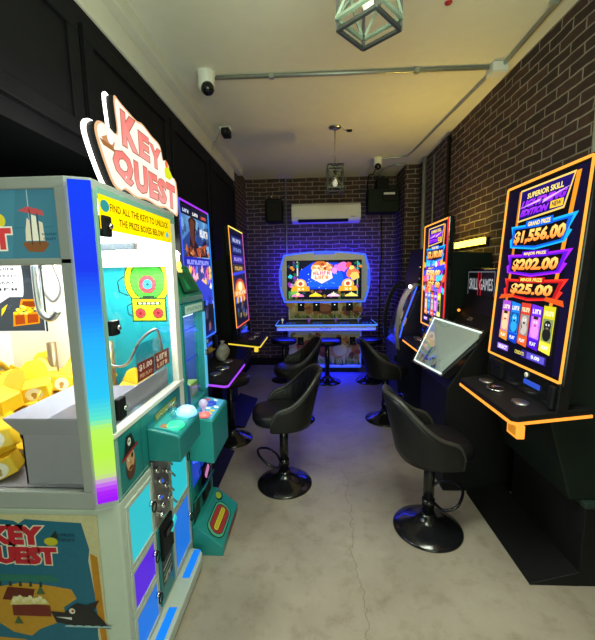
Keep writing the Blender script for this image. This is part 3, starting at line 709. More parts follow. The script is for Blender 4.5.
for i in range(24): a.blob(random.uniform(.02, .98), random.uniform(.0, .2), .022, random.choice(('305020', '20404a', '6a3050', '806020', '101020')), jit=.5)
for u, v, r, c in ((.68, .82, .05, 'c070e0'), (.76, .86, .07, 'e070c0'), (.84, .9, .04, 'f05050'), (.64, .75, .04, 'f090d0'), (.9, .68, .08, 'e87048'), (.92, .6, .06, 'f0c060'), (.88, .82, .03, 'f0e060'), (.08, .18, .05, '68b048')): a.blob(u, v, r, c)
for u in (.17, .83):
    a.oval(u, .37, .085, .16, 'f0a838'); a.oval(u, .4, .055, .1, 'f8e8c0'); a.oval(u, .4, .03, .055, 'c04830'); a.pg([(u - .13, .2), (u + .13, .2), (u + .12, .33), (u - .12, .33)], 'e8a020'); a.text('X 4', u - .05, .22, u + .05, .29, 'fff0c0', bold=.04)
for i in range(4):
    u = .13 + .25 * i; a.oval(u, .05, .09, .08, ('e878b0', 'f0d020', 'f4b8d8', 'e8d860')[i], 16, 0, 180); a.star(u, .12, .035, ('fff080', 'ffe040', 'fff0c0', 'f8f080')[i])
a.build('display', ink('arcade_screen_glow', 1.5), hs)
# art fascia with four bill acceptors
def meadow(a, seed):
    random.seed(seed); a.rect(0, 0, 1, 1, 'd8c48c'); 
    for i in range(60): a.blob(random.random(), random.uniform(.25, 1) , .04, random.choice(('c87830', 'e8d070', 'b04828', 'f0e0a0', '9a8a40', 'e0a040', '7a3a20')), jit=.4)
    for i in range(70):
        u = random.random(); a.pg([(u, 0), (u + .03, 0), (u + random.uniform(-.05, .05), random.uniform(.15, .4))], random.choice(('4a7a2a', '78a038', '2a5a20', 'a0b048')))
    a.oval(.5, .55, .12, .3, '8a3020'); a.oval(.5, .6, .08, .2, 'c06a30')
md = G().box(-.39, .70, 5.31, 5.42, .80, 1.10).build('fascia', GREYP, root, bevel=.004)
a = Art((-.37, 5.309, .82), (1, 0, 0), (0, 0, 1), 1.05, .25); meadow(a, 3); a.build('fascia_print', INK, md)
for x in (-.2, .03, .30, .52):
    b = G().box(x - .05, x + .05, 5.28, 5.31, .93, 1.055).build('bill_acceptor', BLACK, root, bevel=.004)
    G().box(x - .008, x + .008, 5.2785, 5.28, 1.02, 1.032).build('lamp', led('white_led', (.85, 1, .9), 1.8), b)
# play table
tb = G().box(-.53, .85, 4.9, 5.40, .695, .765); tb.build('play_table', GREYP, root, bevel=.008)
G().box(-.54, .86, 4.885, 5.42, .765, .785).build('table_top', mat('dark_blue_laminate', (.012, .014, .05), .35, vary=.2), root, bevel=.004)
G().box(-.545, .865, 4.878, 4.885, .766, .785).box(-.547, -.54, 4.885, 5.40, .766, .785).box(.86, .867, 4.885, 5.40, .766, .785).build('led_edge', led('blue_led_edge', (.06, .22, 1), 1.5), root)
for x, c in ((-.46, (.9, .9, .9)), (-.08, (.5, .1, .9)), (.3, (.3, .1, .9)), (.62, (.1, .2, .9))):
    G().tube([(x, 5.03, .78), (x, 5.03, .82)], .007, 8).ball((x, 5.03, .835), .02).build('joystick', mat('knob_%.1f_%.1f' % (c[0], c[1]), c, .3, emit=c, es=.25), root)
    for k in range(3): G().lathe([(.014, .785), (.014, .795), (.001, .797)], (x + .07 + .05 * k, 5.0 + .02 * (k % 2), 0), 14).build('push_button', led('blue_led_dim', (.02, .10, .8), .8), root)
a = Art((.07, 4.8995, .715), (1, 0, 0), (0, 0, 1), .16, .022); a.text('~5', 0, 0, 1, 1, '4a5060'); a.build('table_badge', INK, root)
lp = G().box(-.385, .685, 5.22, 5.45, .10, .695).build('lower_cabinet', GREYP, root, bevel=.006)
a = Art((-.365, 5.219, .125), (1, 0, 0), (0, 0, 1), 1.03, .46); meadow(a, 5)
a.oval(.3, .6, .14, .25, 'b03830'); a.oval(.68, .55, .16, .3, 'd8a050'); a.oval(.72, .5, .1, .2, 'e8d890')
a.build('lower_print', INK, lp)
for x in (-.21, .01, .35, .56):
    b = G().box(x - .045, x + .045, 5.195, 5.22, .43, .55).build('coin_door', BLACK, lp, bevel=.004)
    G().ball((x + .01, 5.192, .465), .008).build('lock', CHROME, b)
G().box(-.38, .685, 5.215, 5.225, .082, .10).box(.683, .69, 5.214, 5.22, .10, .70).box(-.39, -.383, 5.214, 5.22, .55, .70).build('led_trim', BLEDS, lp)
G().box(-.35, .65, 5.26, 5.45, 0, .10).build('plinth', BLACK, root)
G().tube(curve_pts([(.15, 5.205, .13), (.23, 5.19, .15), (.33, 5.195, .145), (.42, 5.205, .12)], 6), .006, 6).build('cable', BLACK, root)
random.seed(11)

# ------------------------------------------------------------------ key crane machine (front left)
KX, KB, Y0, Y1 = -.66, -1.55, 1.04, 1.70          # aisle face, back, near side, far side
root = thing('claw_machine', 'large white and teal key crane machine nearest on the left under a lit sign', 'claw machine', (-1.1, 1.37, 0))
g = G()
foot = [(KB, Y0), (KX - .065, Y0), (KX, Y0 + .03), (KX, Y1), (KB, Y1)]
# lower cabinet: a carcass leaving the side panel area
g.extr([(x, y, .02) for x, y in foot], (0, 0, .72)); g.build('lower_cabinet', LGREY, root, bevel=.006)
# window posts, rails and top cap
g = G()
g.extr([(x, y, 1.755) for x, y in foot], (0, 0, .035))
g.box(KB, -.72, Y0, Y0 + .03, .74, .80); g.box(KB, -.72, Y0, Y0 + .03, 1.535, 1.555); g.box(-.757, -.72, Y0, Y0 + .03, .80, 1.76); g.box(KB, KB + .03, Y0, Y1, .74, 1.76)
fr = g.build('frame', mat('grey_frame_paint', (.38, .40, .42), .35, vary=.05), root, bevel=.004)
g = G()
g.box(KX - .03, KX, Y1 - .055, Y1 - .0, .74, 1.755)
g.box(KX - .03, KX + .004, Y0 + .03, Y1, .965, .985); g.box(-1.12, -1.09, Y1 - .03, Y1, .74, 1.76)
g.build('front_frame', WHITE, root, bevel=.004)
G().box(KX - .03, KX, Y0 + .035, Y0 + .055, .74, 1.76).box(KX - .03, KX + .001, Y0 + .05, Y1, 1.735, 1.772).build('header_frame', mat('teal_grey_paint', (.20, .40, .37), .4, vary=.05), root, bevel=.003)
G().box(KX - .03, KX - .001, Y0 + .035, Y1, .74, .965).build('front_panel', TEAL, root, bevel=.003)
# colour-cycling corner light: blue, cyan, lime, violet
p0, p1 = Vector((KX - .052, Y0 + .001, 0)), Vector((KX + .002, Y0 + .026, 0))
g = G(); stops = ((.75, (.28, .0, .95)), (.81, (.45, .02, .95)), (.835, (.62, .22, .85)), (.86, (.55, .85, .16)), (.93, (.5, .95, .06)), (1.02, (.5, .95, .12)), (1.05, (.12, .85, .6)), (1.12, (.02, .6, .95)), (1.30, (.01, .45, 1)), (1.42, (.0, .15, 1)), (1.52, (.0, .03, .9)), (1.79, (.0, .05, 1)))
nz = 72
for i in range(nz):
    za, zb = .765 + (1.778 - .765) * i / nz, .765 + (1.778 - .765) * (i + 1) / nz; zm = (za + zb) / 2
    for (h0, c0), (h1, c1) in zip(stops, stops[1:]):
        if h0 <= zm <= h1: k = (zm - h0) / (h1 - h0); g.col(tuple(c0[q] + (c1[q] - c0[q]) * k for q in range(3)))
    nn = Vector((.42, -.9, 0)).normalized() * .012
    g.obox(p0 + Vector((0, 0, za)), p1 - p0, nn, (0, 0, zb - za))
g.build('corner_light', ink('corner_led_glow', 1.0), root)
g = G().extr([(KX - .066, Y0, .74), (KX, Y0 + .03, .74), (KX - .02, Y0 + .06, .74), (KX - .075, Y0 + .03, .74)], (0, 0, 1.02)).build('corner_post', LGREY, root)
# glass
G().box(KB + .03, -.757, Y0 + .012, Y0 + .018, .80, 1.535).build('side_glass', PANE, root)
fg = G().box(KX - .016, KX - .011, Y0 + .055, Y1 - .055, .985, 1.735).build('front_glass', PANE, root)
G().box(-1.09, KX - .03, Y1 - .016, Y1 - .011, .80, 1.74).build('far_glass', PANE, root)
for z, h in ((1.655, .045), (1.33, .03), (.985 + .07, .055)):
    b = G().box(KX - .01, KX + .012, Y0 + .06, Y0 + .105, z - h / 2 - .01, z + h / 2 + .01).build('lock_block', BLACK, root, bevel=.005)
    G().lathe([(.001, KX + .012), (.008, KX + .012), (.008, KX + .022), (.001, KX + .022)], (0, Y0 + .085, z), 12, axis='x').build('key_cylinder', CHROME, b)
# upper art band on the side
a = Art((KB + .03, Y0 + .008, 1.555), (1, 0, 0), (0, 0, 1), -.757 - KB - .03, .20)
a.rect(0, 0, 1, 1, '4d88a4'); a.pg([(.8, 0), (1, 0), (1, 1), (.84, 1)], '487f9a'); a.line([(0, .42), (.98, .46)], .004, '3c7890'); a.line([(.885, .4), (.885, 1)], .003, 'a8c8d4')
a.pg([(.85, .20), (.87, .10), (.93, .09), (.955, .20), (.945, .25), (.85, .24)], '8a5a3a'); a.pg([(.862, .26), (.885, .26), (.885, .55), (.875, .6), (.865, .42)], 'e8e0d0'); a.pg([(.89, .26), (.915, .26), (.912, .62), (.894, .64)], 'f4f0e4'); a.pg([(.92, .26), (.94, .26), (.937, .52), (.922, .55)], 'e8e0d0'); a.pg([(.84, .70), (.89, .66), (.945, .62), (.94, .70), (.88, .76)], 'c85860')
a.line([(.888, .2), (.888, .72)], .003, '5a3a2a'); a.line([(.918, .2), (.918, .66)], .003, '5a3a2a')
a.oval(.765, .56, .022, .10, 'e8d840'); a.text('KEY', .52, .52, .755, .93, 'e04850', bold=.06, edge='f8f0e8'); a.text('QUEST', .45, .08, .805, .46, 'e04850', bold=.06, edge='f8f0e8')
a.text('~13', .93, .34, .99, .37, '2a5a70'); a.text('~6', .935, .27, .985, .30, '2a5a70')
a.build('side_banner', ink('banner_print', .22, lit_print=True), root)
# yellow header on the front
a = Art((KX + .0015, Y0 + .055, 1.645), (0, 1, 0), (0, 0, 1), Y1 - Y0 - .11, .105); a.rect(0, 0, 1, 1, 'ffd400')
a.text('FIND ALL THE KEYS TO UNLOCK', .11, .58, .95, .82, '4a3a00', bold=.02); a.text('THE PRIZE BOXES BELOW!', .2, .18, .86, .42, '4a3a00', bold=.02)
a.oval(.06, .7, .045, .18, '2a7a88'); a.oval(.92, .3, .03, .12, '60b0d0')
a.build('header_sign', ink('header_print', .45, lit_print=True), root)
# inside: ceiling light, back and far panels, deck, chute
G().box(KB + .06, KX - .06, Y0 + .05, Y1 - .04, 1.715, 1.735).build('ceiling_light', led('interior_white_led', (1, 1, .96), 3), root)
G().box(KB + .02, KB + .032, Y0 + .03, Y1, .74, 1.75).build('back_panel', GREYP, root)
G().box(KB + .03, -1.12, Y1 - .02, Y1, .74, 1.74).build('far_panel', WHITE, root)
G().box(KB + .03, KX - .03, Y0 + .02, Y1 - .02, .765, .80).build('play_deck', ACRY, root)
G().box(-1.09, KX - .032, Y1 - .05, Y1 - .018, 1.54, 1.71).build('light_box', led('interior_white_led', (1, 1, .96), 3), root)
ch = G(); cx0, cx1, cy0, cy1 = -.985, -.74, Y0 + .045, Y0 + .33
for q in ((cx0, cx0 + .006, cy0, cy1), (cx1 - .006, cx1, cy0, cy1), (cx0, cx1, cy0, cy0 + .006), (cx0, cx1, cy1 - .006, cy1)): ch.box(*q, .80, .985)
e = .04                                                    # flared lip
for A, B in (((cx0, cy0), (cx1, cy0)), ((cx1, cy0), (cx1, cy1)), ((cx1, cy1), (cx0, cy1)), ((cx0, cy1), (cx0, cy0))):
    def fl(p): return (p[0] + (e if p[0] == cx1 else -e) * (.6 if p[0] == cx1 else 1), p[1] + (e if p[1] == cy1 else -.02))
    ch.extr([(*A, .975), (*B, .975), (*fl(B), 1.035), (*fl(A), 1.035)], (0, 0, .006))
ch.build('prize_chute', ACRY, root)
G().box(KX - .06, KX - .054, Y0 + .05, Y1 - .06, .80, 1.06).build('front_tray_wall', ACRY, root)
# poster with chest and speech bubble on the far panel
po = G().box(-1.50, -1.155, 1.46, 1.47, 1.265, 1.60)
po = po.build('poster_board', BLACK, root)
G().tube([(-1.2, 1.465, 1.6), (-1.2, 1.465, 1.72)], .004, 6).tube([(-1.45, 1.465, 1.6), (-1.45, 1.465, 1.72)], .004, 6).build('hanger', STEEL, po)
a = Art((-1.50, 1.4595, 1.265), (1, 0, 0), (0, 0, 1), .345, .335); a.rect(0, 0, 1, 1, 'c8ccd0'); a.rect(.01, .012, .985, .985, '3c434b')
for i in range(5): a.text('WIN BIG', .1 + .17 * i, .12 + .17 * i, .4 + .17 * i, .18 + .17 * i, '4c545c', shear=.06)
a.rect(.15, .45, .74, .97, 'f4f4f4'); a.oval(.74, .71, .03, .26, 'f4f4f4'); a.pg([(.3, .47), (.6, .47), (.42, .36)], 'f4f4f4')
for i, tt in enumerate(('CONTAINS', '~8', 'LOCKER KEY', 'IN GRAY', '~4')): a.text(tt, .30, .87 - .085 * i, .70 - .03 * (i % 2), .905 - .085 * i, '30343a')
a.pg([(.58, .07), (.93, .11), (.94, .26), (.60, .25)], 'e08a10'); a.pg([(.61, .09), (.74, .105), (.74, .22), (.62, .215)], 'a04010'); a.pg([(.77, .11), (.91, .125), (.915, .23), (.78, .225)], 'a04010')
a.pg([(.68, .30), (.95, .31), (.97, .42), (.72, .42)], 'e08a10'); a.pg([(.71, .315), (.92, .325), (.94, .395), (.74, .395)], '8a3808')
for i in range(18): a.oval(random.uniform(.61, .91), random.uniform(.24, .33), .03, .02, random.choice(('ffd820', 'f8b010', 'fff060')), 10)
a.pg([(.44, .2), (.5, .28), (.54, .36), (.46, .30)], 'f8d020')
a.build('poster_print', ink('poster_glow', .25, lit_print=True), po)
# gantry, cable loops and claw
G().box(KB + .05, KX - .05, 1.40, 1.43, 1.60, 1.63).box(-1.20, -1.17, Y0 + .05, Y1 - .05, 1.63, 1.655).build('gantry', STEEL, root, bevel=.003)
cl = G().box(-1.24, -1.14, 1.36, 1.46, 1.56, 1.62).build('claw_carriage', WHITE, root, bevel=.008)
G().tube(curve_pts([(-1.19, 1.5, 1.56), (-1.20, 1.52, 1.45), (-1.165, 1.53, 1.39), (-1.115, 1.52, 1.45), (-1.13, 1.5, 1.56)], 8), .006, 8).build('cable', mat('grey_cable', (.3, .31, .31), .5), root)
hk = curve_pts([(-1.05, 1.3, 1.55), (-1.05, 1.3, 1.42), (-1.04, 1.3, 1.36), (-1.005, 1.3, 1.34), (-.975, 1.3, 1.37)], 6)
G().tube([(-1.05, 1.3, 1.62), (-1.05, 1.3, 1.5)], .008, 8).tube(hk, .012, 10).build('claw_hook', STEEL, root)
# clear divider with price signs
G().obox((-.72, 1.36, 1.02), (0, .26, 0), (.004, 0, 0), (0, 0, .2)).build('divider', ACRYC, root)
pm = G(); pm = Art((-.705, 1.34, 1.075), (0, 1, 0), (0, 0, 1), .31, .075)
pm.rect(0, 0, .47, 1, '7a2418'); pm.rect(.5, .05, 1, 1.05, '7a2418'); pm.text('$1.00', .05, .5, .42, .88, 'f8e8d0', bold=.03); pm.text('PER PLAY', .06, .14, .4, .36, 'f0c8a0'); pm.text('~4', .56, .55, .92, .9, 'f8e8d0', bold=.02); pm.text('~4', .56, .15, .92, .42, 'f0c8a0')
pm.build('price_card', ink('card_glow', .3, lit_print=True), root)
for x, y in ((-1.02, 1.56), (-.98, 1.62), (-1.25, 1.6)):
    G().tube([(x, y, .80), (x, y, 1.19)], .02, 14).build('key_post', mat('bronze_post', (.28, .2, .1), .35, metal=.6), root)
G().tube(curve_pts([(-1.0, 1.56, 1.14), (-.93, 1.55, 1.09), (-.86, 1.55, 1.10), (-.80, 1.56, 1.2), (-.74, 1.57, 1.25), (-.72, 1.58, 1.24), (-.71, 1.59, 1.14)], 6), .006, 8).build('wire_guide', STEEL, root)
# pirate decal, title plate and trim on the teal panel
a = Art((KX + .0006, Y0 + .035, .745), (0, 1, 0), (0, 0, 1), Y1 - Y0 - .035, .215)
a.line([(.0, .03), (.33, .06)], .004, 'b0d8d0')
c, d = .135, .50
a.oval(c, d - .12, .05, .23, '5a3a2a'); a.oval(c, d, .045, .2, 'd8a878'); a.pg([(c - .09, d + .08), (c + .1, d + .16), (c + .06, d + .2), (c + .03, d + .42), (c - .03, d + .42), (c - .055, d + .16)], '181416'); a.pg([(c - .085, d + .05), (c + .09, d + .14), (c + .09, d + .19), (c - .085, d + .10)], 'a02028')
a.oval(c, d + .3, .018, .07, 'f0f0e8'); a.oval(c - .006, d + .31, .005, .02, '101010', 8); a.oval(c + .007, d + .31, .005, .02, '101010', 8)
a.oval(c - .02, d + .02, .009, .03, 'ffffff', 10); a.oval(c - .018, d + .02, .004, .016, '101010', 8); a.oval(c + .02, d + .04, .012, .045, '101010', 10); a.oval(c, d - .06, .009, .045, 'c08058', 10); a.oval(c, d - .15, .025, .035, '6a2a20', 12)
a.line([(.27, 0), (.27, 1)], .002, '0a3a3c')
a.rect(.47, .52, .82, .86, 'a8a030'); a.text('KEY QUEST', .49, .6, .80, .8, 'e8e8a0', bold=.03, edge='5a6a20'); a.rect(.36, .42, .43, .78, '3090b8'); a.text('~2', .37, .5, .42, .7, 'd0f0f8')
a.build('panel_decal', INK, root)
# joystick box
bx = G().prof_y([(KX - .001, .77), (KX - .001, .905), (-.535, .875), (-.53, .865), (-.53, .765)], 1.29, 1.535).build('control_box', TEAL, root, bevel=.006)
a = Art((KX + .012, 1.31, .9035), (0, 1, 0), (-.125, 0, .03), .205, .10); a.O = Vector((-.545, 1.31, .8795))
a.rect(0, 0, 1, 1, '2aa0a0'); a.rect(.06, .5, .22, .8, 'a07050'); a.rect(.12, .12, .3, .3, '5a7a60'); a.star(.62, .7, .12, '188090', 8); a.build('control_print', INK, bx)
G().lathe([(.04, .883), (.036, .892), (.03, .894), (.001, .894)], (-.58, 1.365, 0), 24).build('joystick_base', led('green_led', (.02, 1, .25), 2.2), bx)
G().tube([(-.58, 1.365, .89), (-.58, 1.37, .94)], .008, 10).ball((-.58, 1.372, .958), .026).build('joystick', glass('clear_ball', (.85, .9, 1), .3), bx)
G().lathe([(.048, .882), (.046, .895), (.036, .912), (.02, .92), (.001, .922)], (-.575, 1.49, 0), 28).build('push_button', mat('lit_dome', (.4, .7, .9), .15, emit=(.15, .6, 1), es=.9), bx)
# doors with key locks
CY, VI, BU = (.03, .75, .85), (.12, .01, .95), (.01, .22, .95)
def door(y0, y1, z0, z1, c, nm):
    f = G().box(KX - .001, KX + .006, y0 - .018, y1 + .018, z0 - .018, z0).box(KX - .001, KX + .006, y0 - .018, y1 + .018, z1, z1 + .018).box(KX - .001, KX + .006, y0 - .018, y0, z0, z1).box(KX - .001, KX + .006, y1, y1 + .018, z0, z1)
    f = f.build('prize_door', LGREY, root, bevel=.002)
    G().box(KX - .001, KX + .002, y0, y1, z0, z1).build('lit_window', mat('lit_' + nm, (.02, .02, .02), .35, emit=c, es=.72, spec=.15), f)
    zc = (z0 + z1) / 2
    G().lathe([(.001, KX + .004), (.013, KX + .004), (.013, KX + .016), (.001, KX + .016)], (0, y1 - .004, zc + .02), 14, axis='x').build('lock', CHROME, f)
    G().tube([(KX + .019, y1 - .004 + .016 * math.cos(t), zc + .005 + .02 * math.sin(t)) for t in [2 * PI * i / 16 for i in range(16)]], .0028, 6, closed=True).build('key_ring', BLACK, f)
door(1.115, 1.275, .475, .69, CY, 'cyan'); door(1.115, 1.275, .29, .435, VI, 'violet'); door(1.115, 1.275, .10, .25, BU, 'blue')
door(1.475, 1.66, .43, .74, CY, 'cyan'); door(1.475, 1.66, .12, .39, BU, 'blue')
G().box(KX - .001, KX + .005, 1.305, 1.445, .47, .755).build('lock_plate', STEEL, root, bevel=.003)
for i, (y, z) in enumerate(((1.33, .71), (1.40, .72), (1.35, .65), (1.42, .655), (1.33, .59), (1.40, .60), (1.36, .535), (1.42, .53), (1.345, .50))):
    k = G().lathe([(.001, KX + .005), (.014, KX + .005), (.012, KX + .02), (.001, KX + .02)], (0, y, z), 14, axis='x').build('key_switch', CHROME, root)
    if i % 2: G().tube([(KX + .022, y, z), (KX + .04, y + .015, z - .035)], .004, 6).build('key', STEEL, k)
    if i in (2, 4): G().ball((KX + .022, y, z), .007).build('key_lamp', led('blue_led_dim', (.02, .10, .8), .8), k)
G().box(KX - .001, KX + .006, 1.305, 1.445, .10, .45).build('bill_plate', TEAL, root, bevel=.003)
cd = G().box(KX + .005, KX + .02, 1.32, 1.43, .30, .46).build('bill_acceptor', BLACK, root, bevel=.005)
G().box(KX + .019, KX + .03, 1.34, 1.41, .40, .425).build('acceptor_lip', GLOSSB, cd)
a = Art((KX + .0065, 1.325, .175), (0, 1, 0), (0, 0, 1), .10, .12); a.rect(0, 0, 1, 1, '1a2a20')
for i in range(4): a.line([(.08, .15 + .22 * i), (.92, .3 + .2 * i)], .008, ('c8c090', '88a860', 'e0dcc0', '607848')[i])
a.text('~3', .25, .05, .75, .3, 'd8d8b0'); a.build('bill_print', INK, root)
G().obox((KX + .02, 1.40, .375), (.01, 0, 0), (.0, .055, .03), (0, -.012, .03)).build('hang_tag', mat('cyan_tag', (.02, .6, .7), .4, emit=(.02, .6, .7), es=.45), root, bevel=.004)
G().box(KX - .001, KX + .03, 1.325, 1.345, .755, .80).build('red_latch', mat('red_plastic', (.5, .02, .03), .3), root, bevel=.006)
# kick shelf with rounded end and blue reflective strips, their reflection put in as glow
g = G(); pts = [(KX - .001, Y0 + .03), (KX + .078, Y0 + .03), (KX + .078, 1.60), (KX + .07, 1.635), (KX + .045, 1.655), (KX - .001, 1.66)]
ks = g.extr([(x, y, .025) for x, y in pts], (0, 0, .055)).build('kick_shelf', LGREY, root, bevel=.006)
a = Art((KX + .02, Y0 + .03, .0805), (0, 1, 0), (-1, 0, 0), .62, .04); a.O = Vector((KX + .062, Y0 + .05, .0805))
for u0, u1 in ((.02, .38), (.62, .9)):
    a = Art((KX + .062, Y0 + .05, .0805), (0, 1, 0), (-1, 0, 0), .62, .04); a.rect(u0, .05, u1, .95, '1878e8'); a.build('lit_strip', ink('shelf_glow', .5, lit_print=True), ks)
for y in (1.1, 1.6): G().lathe([(.02, 0), (.02, .025)], (KX - .05, y, 0), 14).build('levelling_foot', BLACK, root)
for y in (1.1, 1.6): G().lathe([(.02, 0), (.02, .025)], (KB + .08, y, 0), 14).build('levelling_foot', BLACK, root)
# treasure map poster on the near side panel
a = Art((KB + .03, Y0 - .001, .03), (1, 0, 0), (0, 0, 1), .80, .69)
def su(x): return (x - (KB + .03)) / .80
a.rect(0, 0, 1, 1, 'd8d0a8'); a.pg([(0, .97), (.18, .985), (.3, .95), (.48, .985), (.64, .965), (.66, .95), (.69, .975), (.82, .965), (.93, .96), (.955, .82), (.945, .76), (.965, .5), (.955, .35), (.98, 0), (0, 0)], '1f6f92')
a.pg([(.955, .8), (.985, .78), (1, 0), (.982, 0), (.96, .5)], 'c8881e')
tan = 'cf9a30'; a.O = a.O + Vector((.062, 0, .035))
a.pg([(.28, .52), (.36, .56), (.44, .55), (.56, .58), (.67, .57), (.78, .55), (.80, .50), (.74, .45), (.74, .38), (.62, .32), (.58, .28), (.5, .30), (.44, .35), (.34, .36), (.26, .42)], tan); a.pg([(.40, .27), (.55, .26), (.6, .22), (.5, .18), (.38, .2)], tan); a.pg([(.66, .15), (.75, .22), (.88, .2), (.9, .1), (.8, .02), (.66, .04)], tan); a.pg([(.02, .5), (.2, .52), (.22, .4), (.08, .36)], tan); a.pg([(.1, .2), (.25, .24), (.3, .14), (.12, .08)], tan)
for i in range(7): a.pg([(.37 + .045 * i, .56), (.385 + .045 * i, .56), (.38 + .045 * i, .63)], '2a3a28')
a.pg([(.36, .585), (.74, .59), (.70, .625), (.4, .625)], '2a7a70')
a.O = a.O + Vector((-.040, 0, -.012))
a.text('KEY', .50, .805, .735, .905, 'cc2438', bold=.07, edge='f4e8d8', eb=.05); a.text('QUEST', .42, .685, .785, .795, 'cc2438', bold=.07, edge='f4e8d8', eb=.05); a.oval(.765, .825, .03, .022, 'd0c828'); a.pg([(.765, .85), (.79, .885), (.80, .84)], '203020')
a.O = a.O + Vector((.040, 0, .037))
a.text('~9', .74, .80, .82, .815, '10405c'); a.text('~6', .75, .775, .82, .79, '10405c')
a.pg([(.51, .36), (.68, .36), (.68, .42), (.51, .44)], '7a2c20'); a.pg([(.47, .45), (.5, .52), (.62, .51), (.6, .44)], '6a2418'); a.pg([(.5, .42), (.68, .43), (.66, .46), (.52, .47)], 'e8d890')
for i in range(10): a.oval(.52 + .015 * i, .445 + .01 * (i % 3), .01, .012, 'f4ecc0', 8)
a.pg([(.68, .39), (.74, .385), (.77, .42), (.8, .44), (.84, .43), (.9, .46), (.87, .40), (.94, .30), (.78, .31), (.7, .33)], '23262c'); a.pg([(.70, .36), (.77, .345), (.77, .36)], 'f0f0f0'); a.oval(.775, .395, .014, None, 'e8e8e0', 10); a.oval(.778, .395, .006, None, 'c02020', 8)
for i in range(5): a.oval(.76 + .04 * i, .305, .025, .012, 'a8d0e0', 10, 0, 180)
for u, v in ((.645, .5), (.53, .33), (.33, .45)): a.pg([(u - .02, v - .015), (u + .02, v - .015), (u, v + .03)], '4a6a48')
a.pg([(.28, .46), (.4, .5), (.42, .53), (.3, .49)], 'b83828'); a.pg([(.3, .62), (.33, .61), (.40, .52), (.38, .52)], 'e8e8f0'); a.pg([(.65, .1), (.8, .14), (.78, .17), (.66, .14)], 'c04030')
a.build('map_poster', INK, root)
# lit sign on top
random.seed(4)
SY0, SZ0 = 1.15, 1.795
def sg(u, v): return (1.175 + u * .675, 1.795 + v * .335)
outl = [(.10, .10), (.0, .46), (.02, .60), (.10, .63), (.17, .60), (.20, .66), (.19, .98), (.27, .97), (.42, .93), (.50, .95), (.62, .90), (.74, .86), (.78, .70), (.83, .72), (.88, .66), (.87, .55), (1.0, .50), (1.0, .04), (.9, .02), (.78, .05), (.66, .02), (.5, .05), (.36, .02), (.24, .06), (.18, .02)]
_c = curve_pts([(u, v, 0) for u, v in outl], 4, closed=True); outl = [(p.x, p.y) for p in _c]
def rel(pts, x): return [(x, *sg(u, v)) for u, v in pts]
cu, cv = .5, .5
grow = [(cu + (u - cu) * 1.045, cv + (v - cv) * 1.045) for u, v in outl]
sb = G().extr(rel(grow, -.732), (.008, 0, 0)).build('sign_halo', led('halo_white_led', (1, .97, .9), 4.5), root)
G().extr(rel(outl, -.724), (.026, 0, 0)).build('sign_box', BLACK, sb)
a = Art((-.6975, 1.175, 1.795), (0, 1, 0), (0, 0, 1), .675, .335, step=4e-5)
a.pg(outl, 'e8b888'); sh = [(cu + (u - cu) * .955, cv + (v - cv) * .95) for u, v in outl]; a.pg(sh, 'fff4e4')
a.pg([(.05, .48), (.12, .55), (.17, .5), (.15, .42), (.08, .42)], 'c88a58'); a.oval(.13, .52, .03, None, 'f8f8f8', 14); a.pg([(.03, .46), (.14, .45), (.19, .40), (.06, .41)], 'a06838')
for t, (u0, v0, u1, v1) in (('K', (.25, .54, .42, .90)), ('E', (.44, .54, .57, .83)), ('Y', (.58, .52, .74, .79)), ('Q', (.14, .13, .34, .46)), ('U', (.36, .11, .52, .44)), ('E', (.54, .11, .66, .42)), ('S', (.67, .10, .80, .42)), ('T', (.81, .09, .96, .42))):
    a.text(t, u0, v0, u1, v1, 'f07870', 'f0a098', bold=.05, edge='a86a48', eb=.03)
a.pg([(.79, .58), (.84, .68), (.88, .62), (.93, .55), (.88, .48), (.80, .48)], 'd8e020'); a.oval(.83, .67, .025, None, 'e87038', 10)
a.build('sign_face', ink('sign_glow', 1.15), sb)
for y in (1.28, 1.5, 1.72): G().box(-.745, -.715, y, y + .03, 1.785, 1.83).build('sign_bracket', STEEL, sb)

# yellow prize boxes heaped in the machine
random.seed(21)
def prize(loc, rot, s):
    o = G(); w, d, h = .062 * s, .05 * s, .04 * s
    o.box(-w, w, -d, d, -h, h)
    root = o.build('prize_box', YEL, None, bevel=.004)
    l = G().extr([(-w, d, h), (w, d, h), (w * .9, d + .035 * s, h + .05 * s), (w * .45, d + .055 * s, h + .075 * s), (-w * .45, d + .055 * s, h + .075 * s), (-w * .9, d + .035 * s, h + .05 * s)], (0, -.002, .003)); l.build('lid_flap', YEL, root)
    k = Art((-w, -d - .0003, -h), (1, 0, 0), (0, 0, 1), 2 * w, 2 * h); k.oval(.5, .5, .30, .44, 'fbf6e6'); k.oval(.5, .48, .1, .16, 'c09848'); k.rect(.44, .2, .56, .45, 'c09848'); k.build('keyhole_print', INK, root)
    root.location = loc; root.rotation_euler = rot
    return root
proto = prize((-.80, 1.44, .84), (0, 0, .2), .80)
tag(proto, 'yellow cardboard prize box with round keyhole print heaped inside the key crane machine', 'prize box', 'yellow prize boxes in the crane machine')
spots = [(-.80, 1.44, .84)]
for lv, (n, xs, ys) in enumerate(((7, -1.46, (1.38, 1.49, 1.60)), (7, -1.44, (1.40, 1.51, 1.61)), (5, -1.45, (1.53, 1.62)))):
    for i in range(n):
        for y in ys:
            x = xs + .108 * i + random.uniform(-.012, .012)
            if lv == 2 and x > -.98: continue
            spots.append((x, y + random.uniform(-.012, .012), .84 + .092 * lv + random.uniform(-.006, .006)))
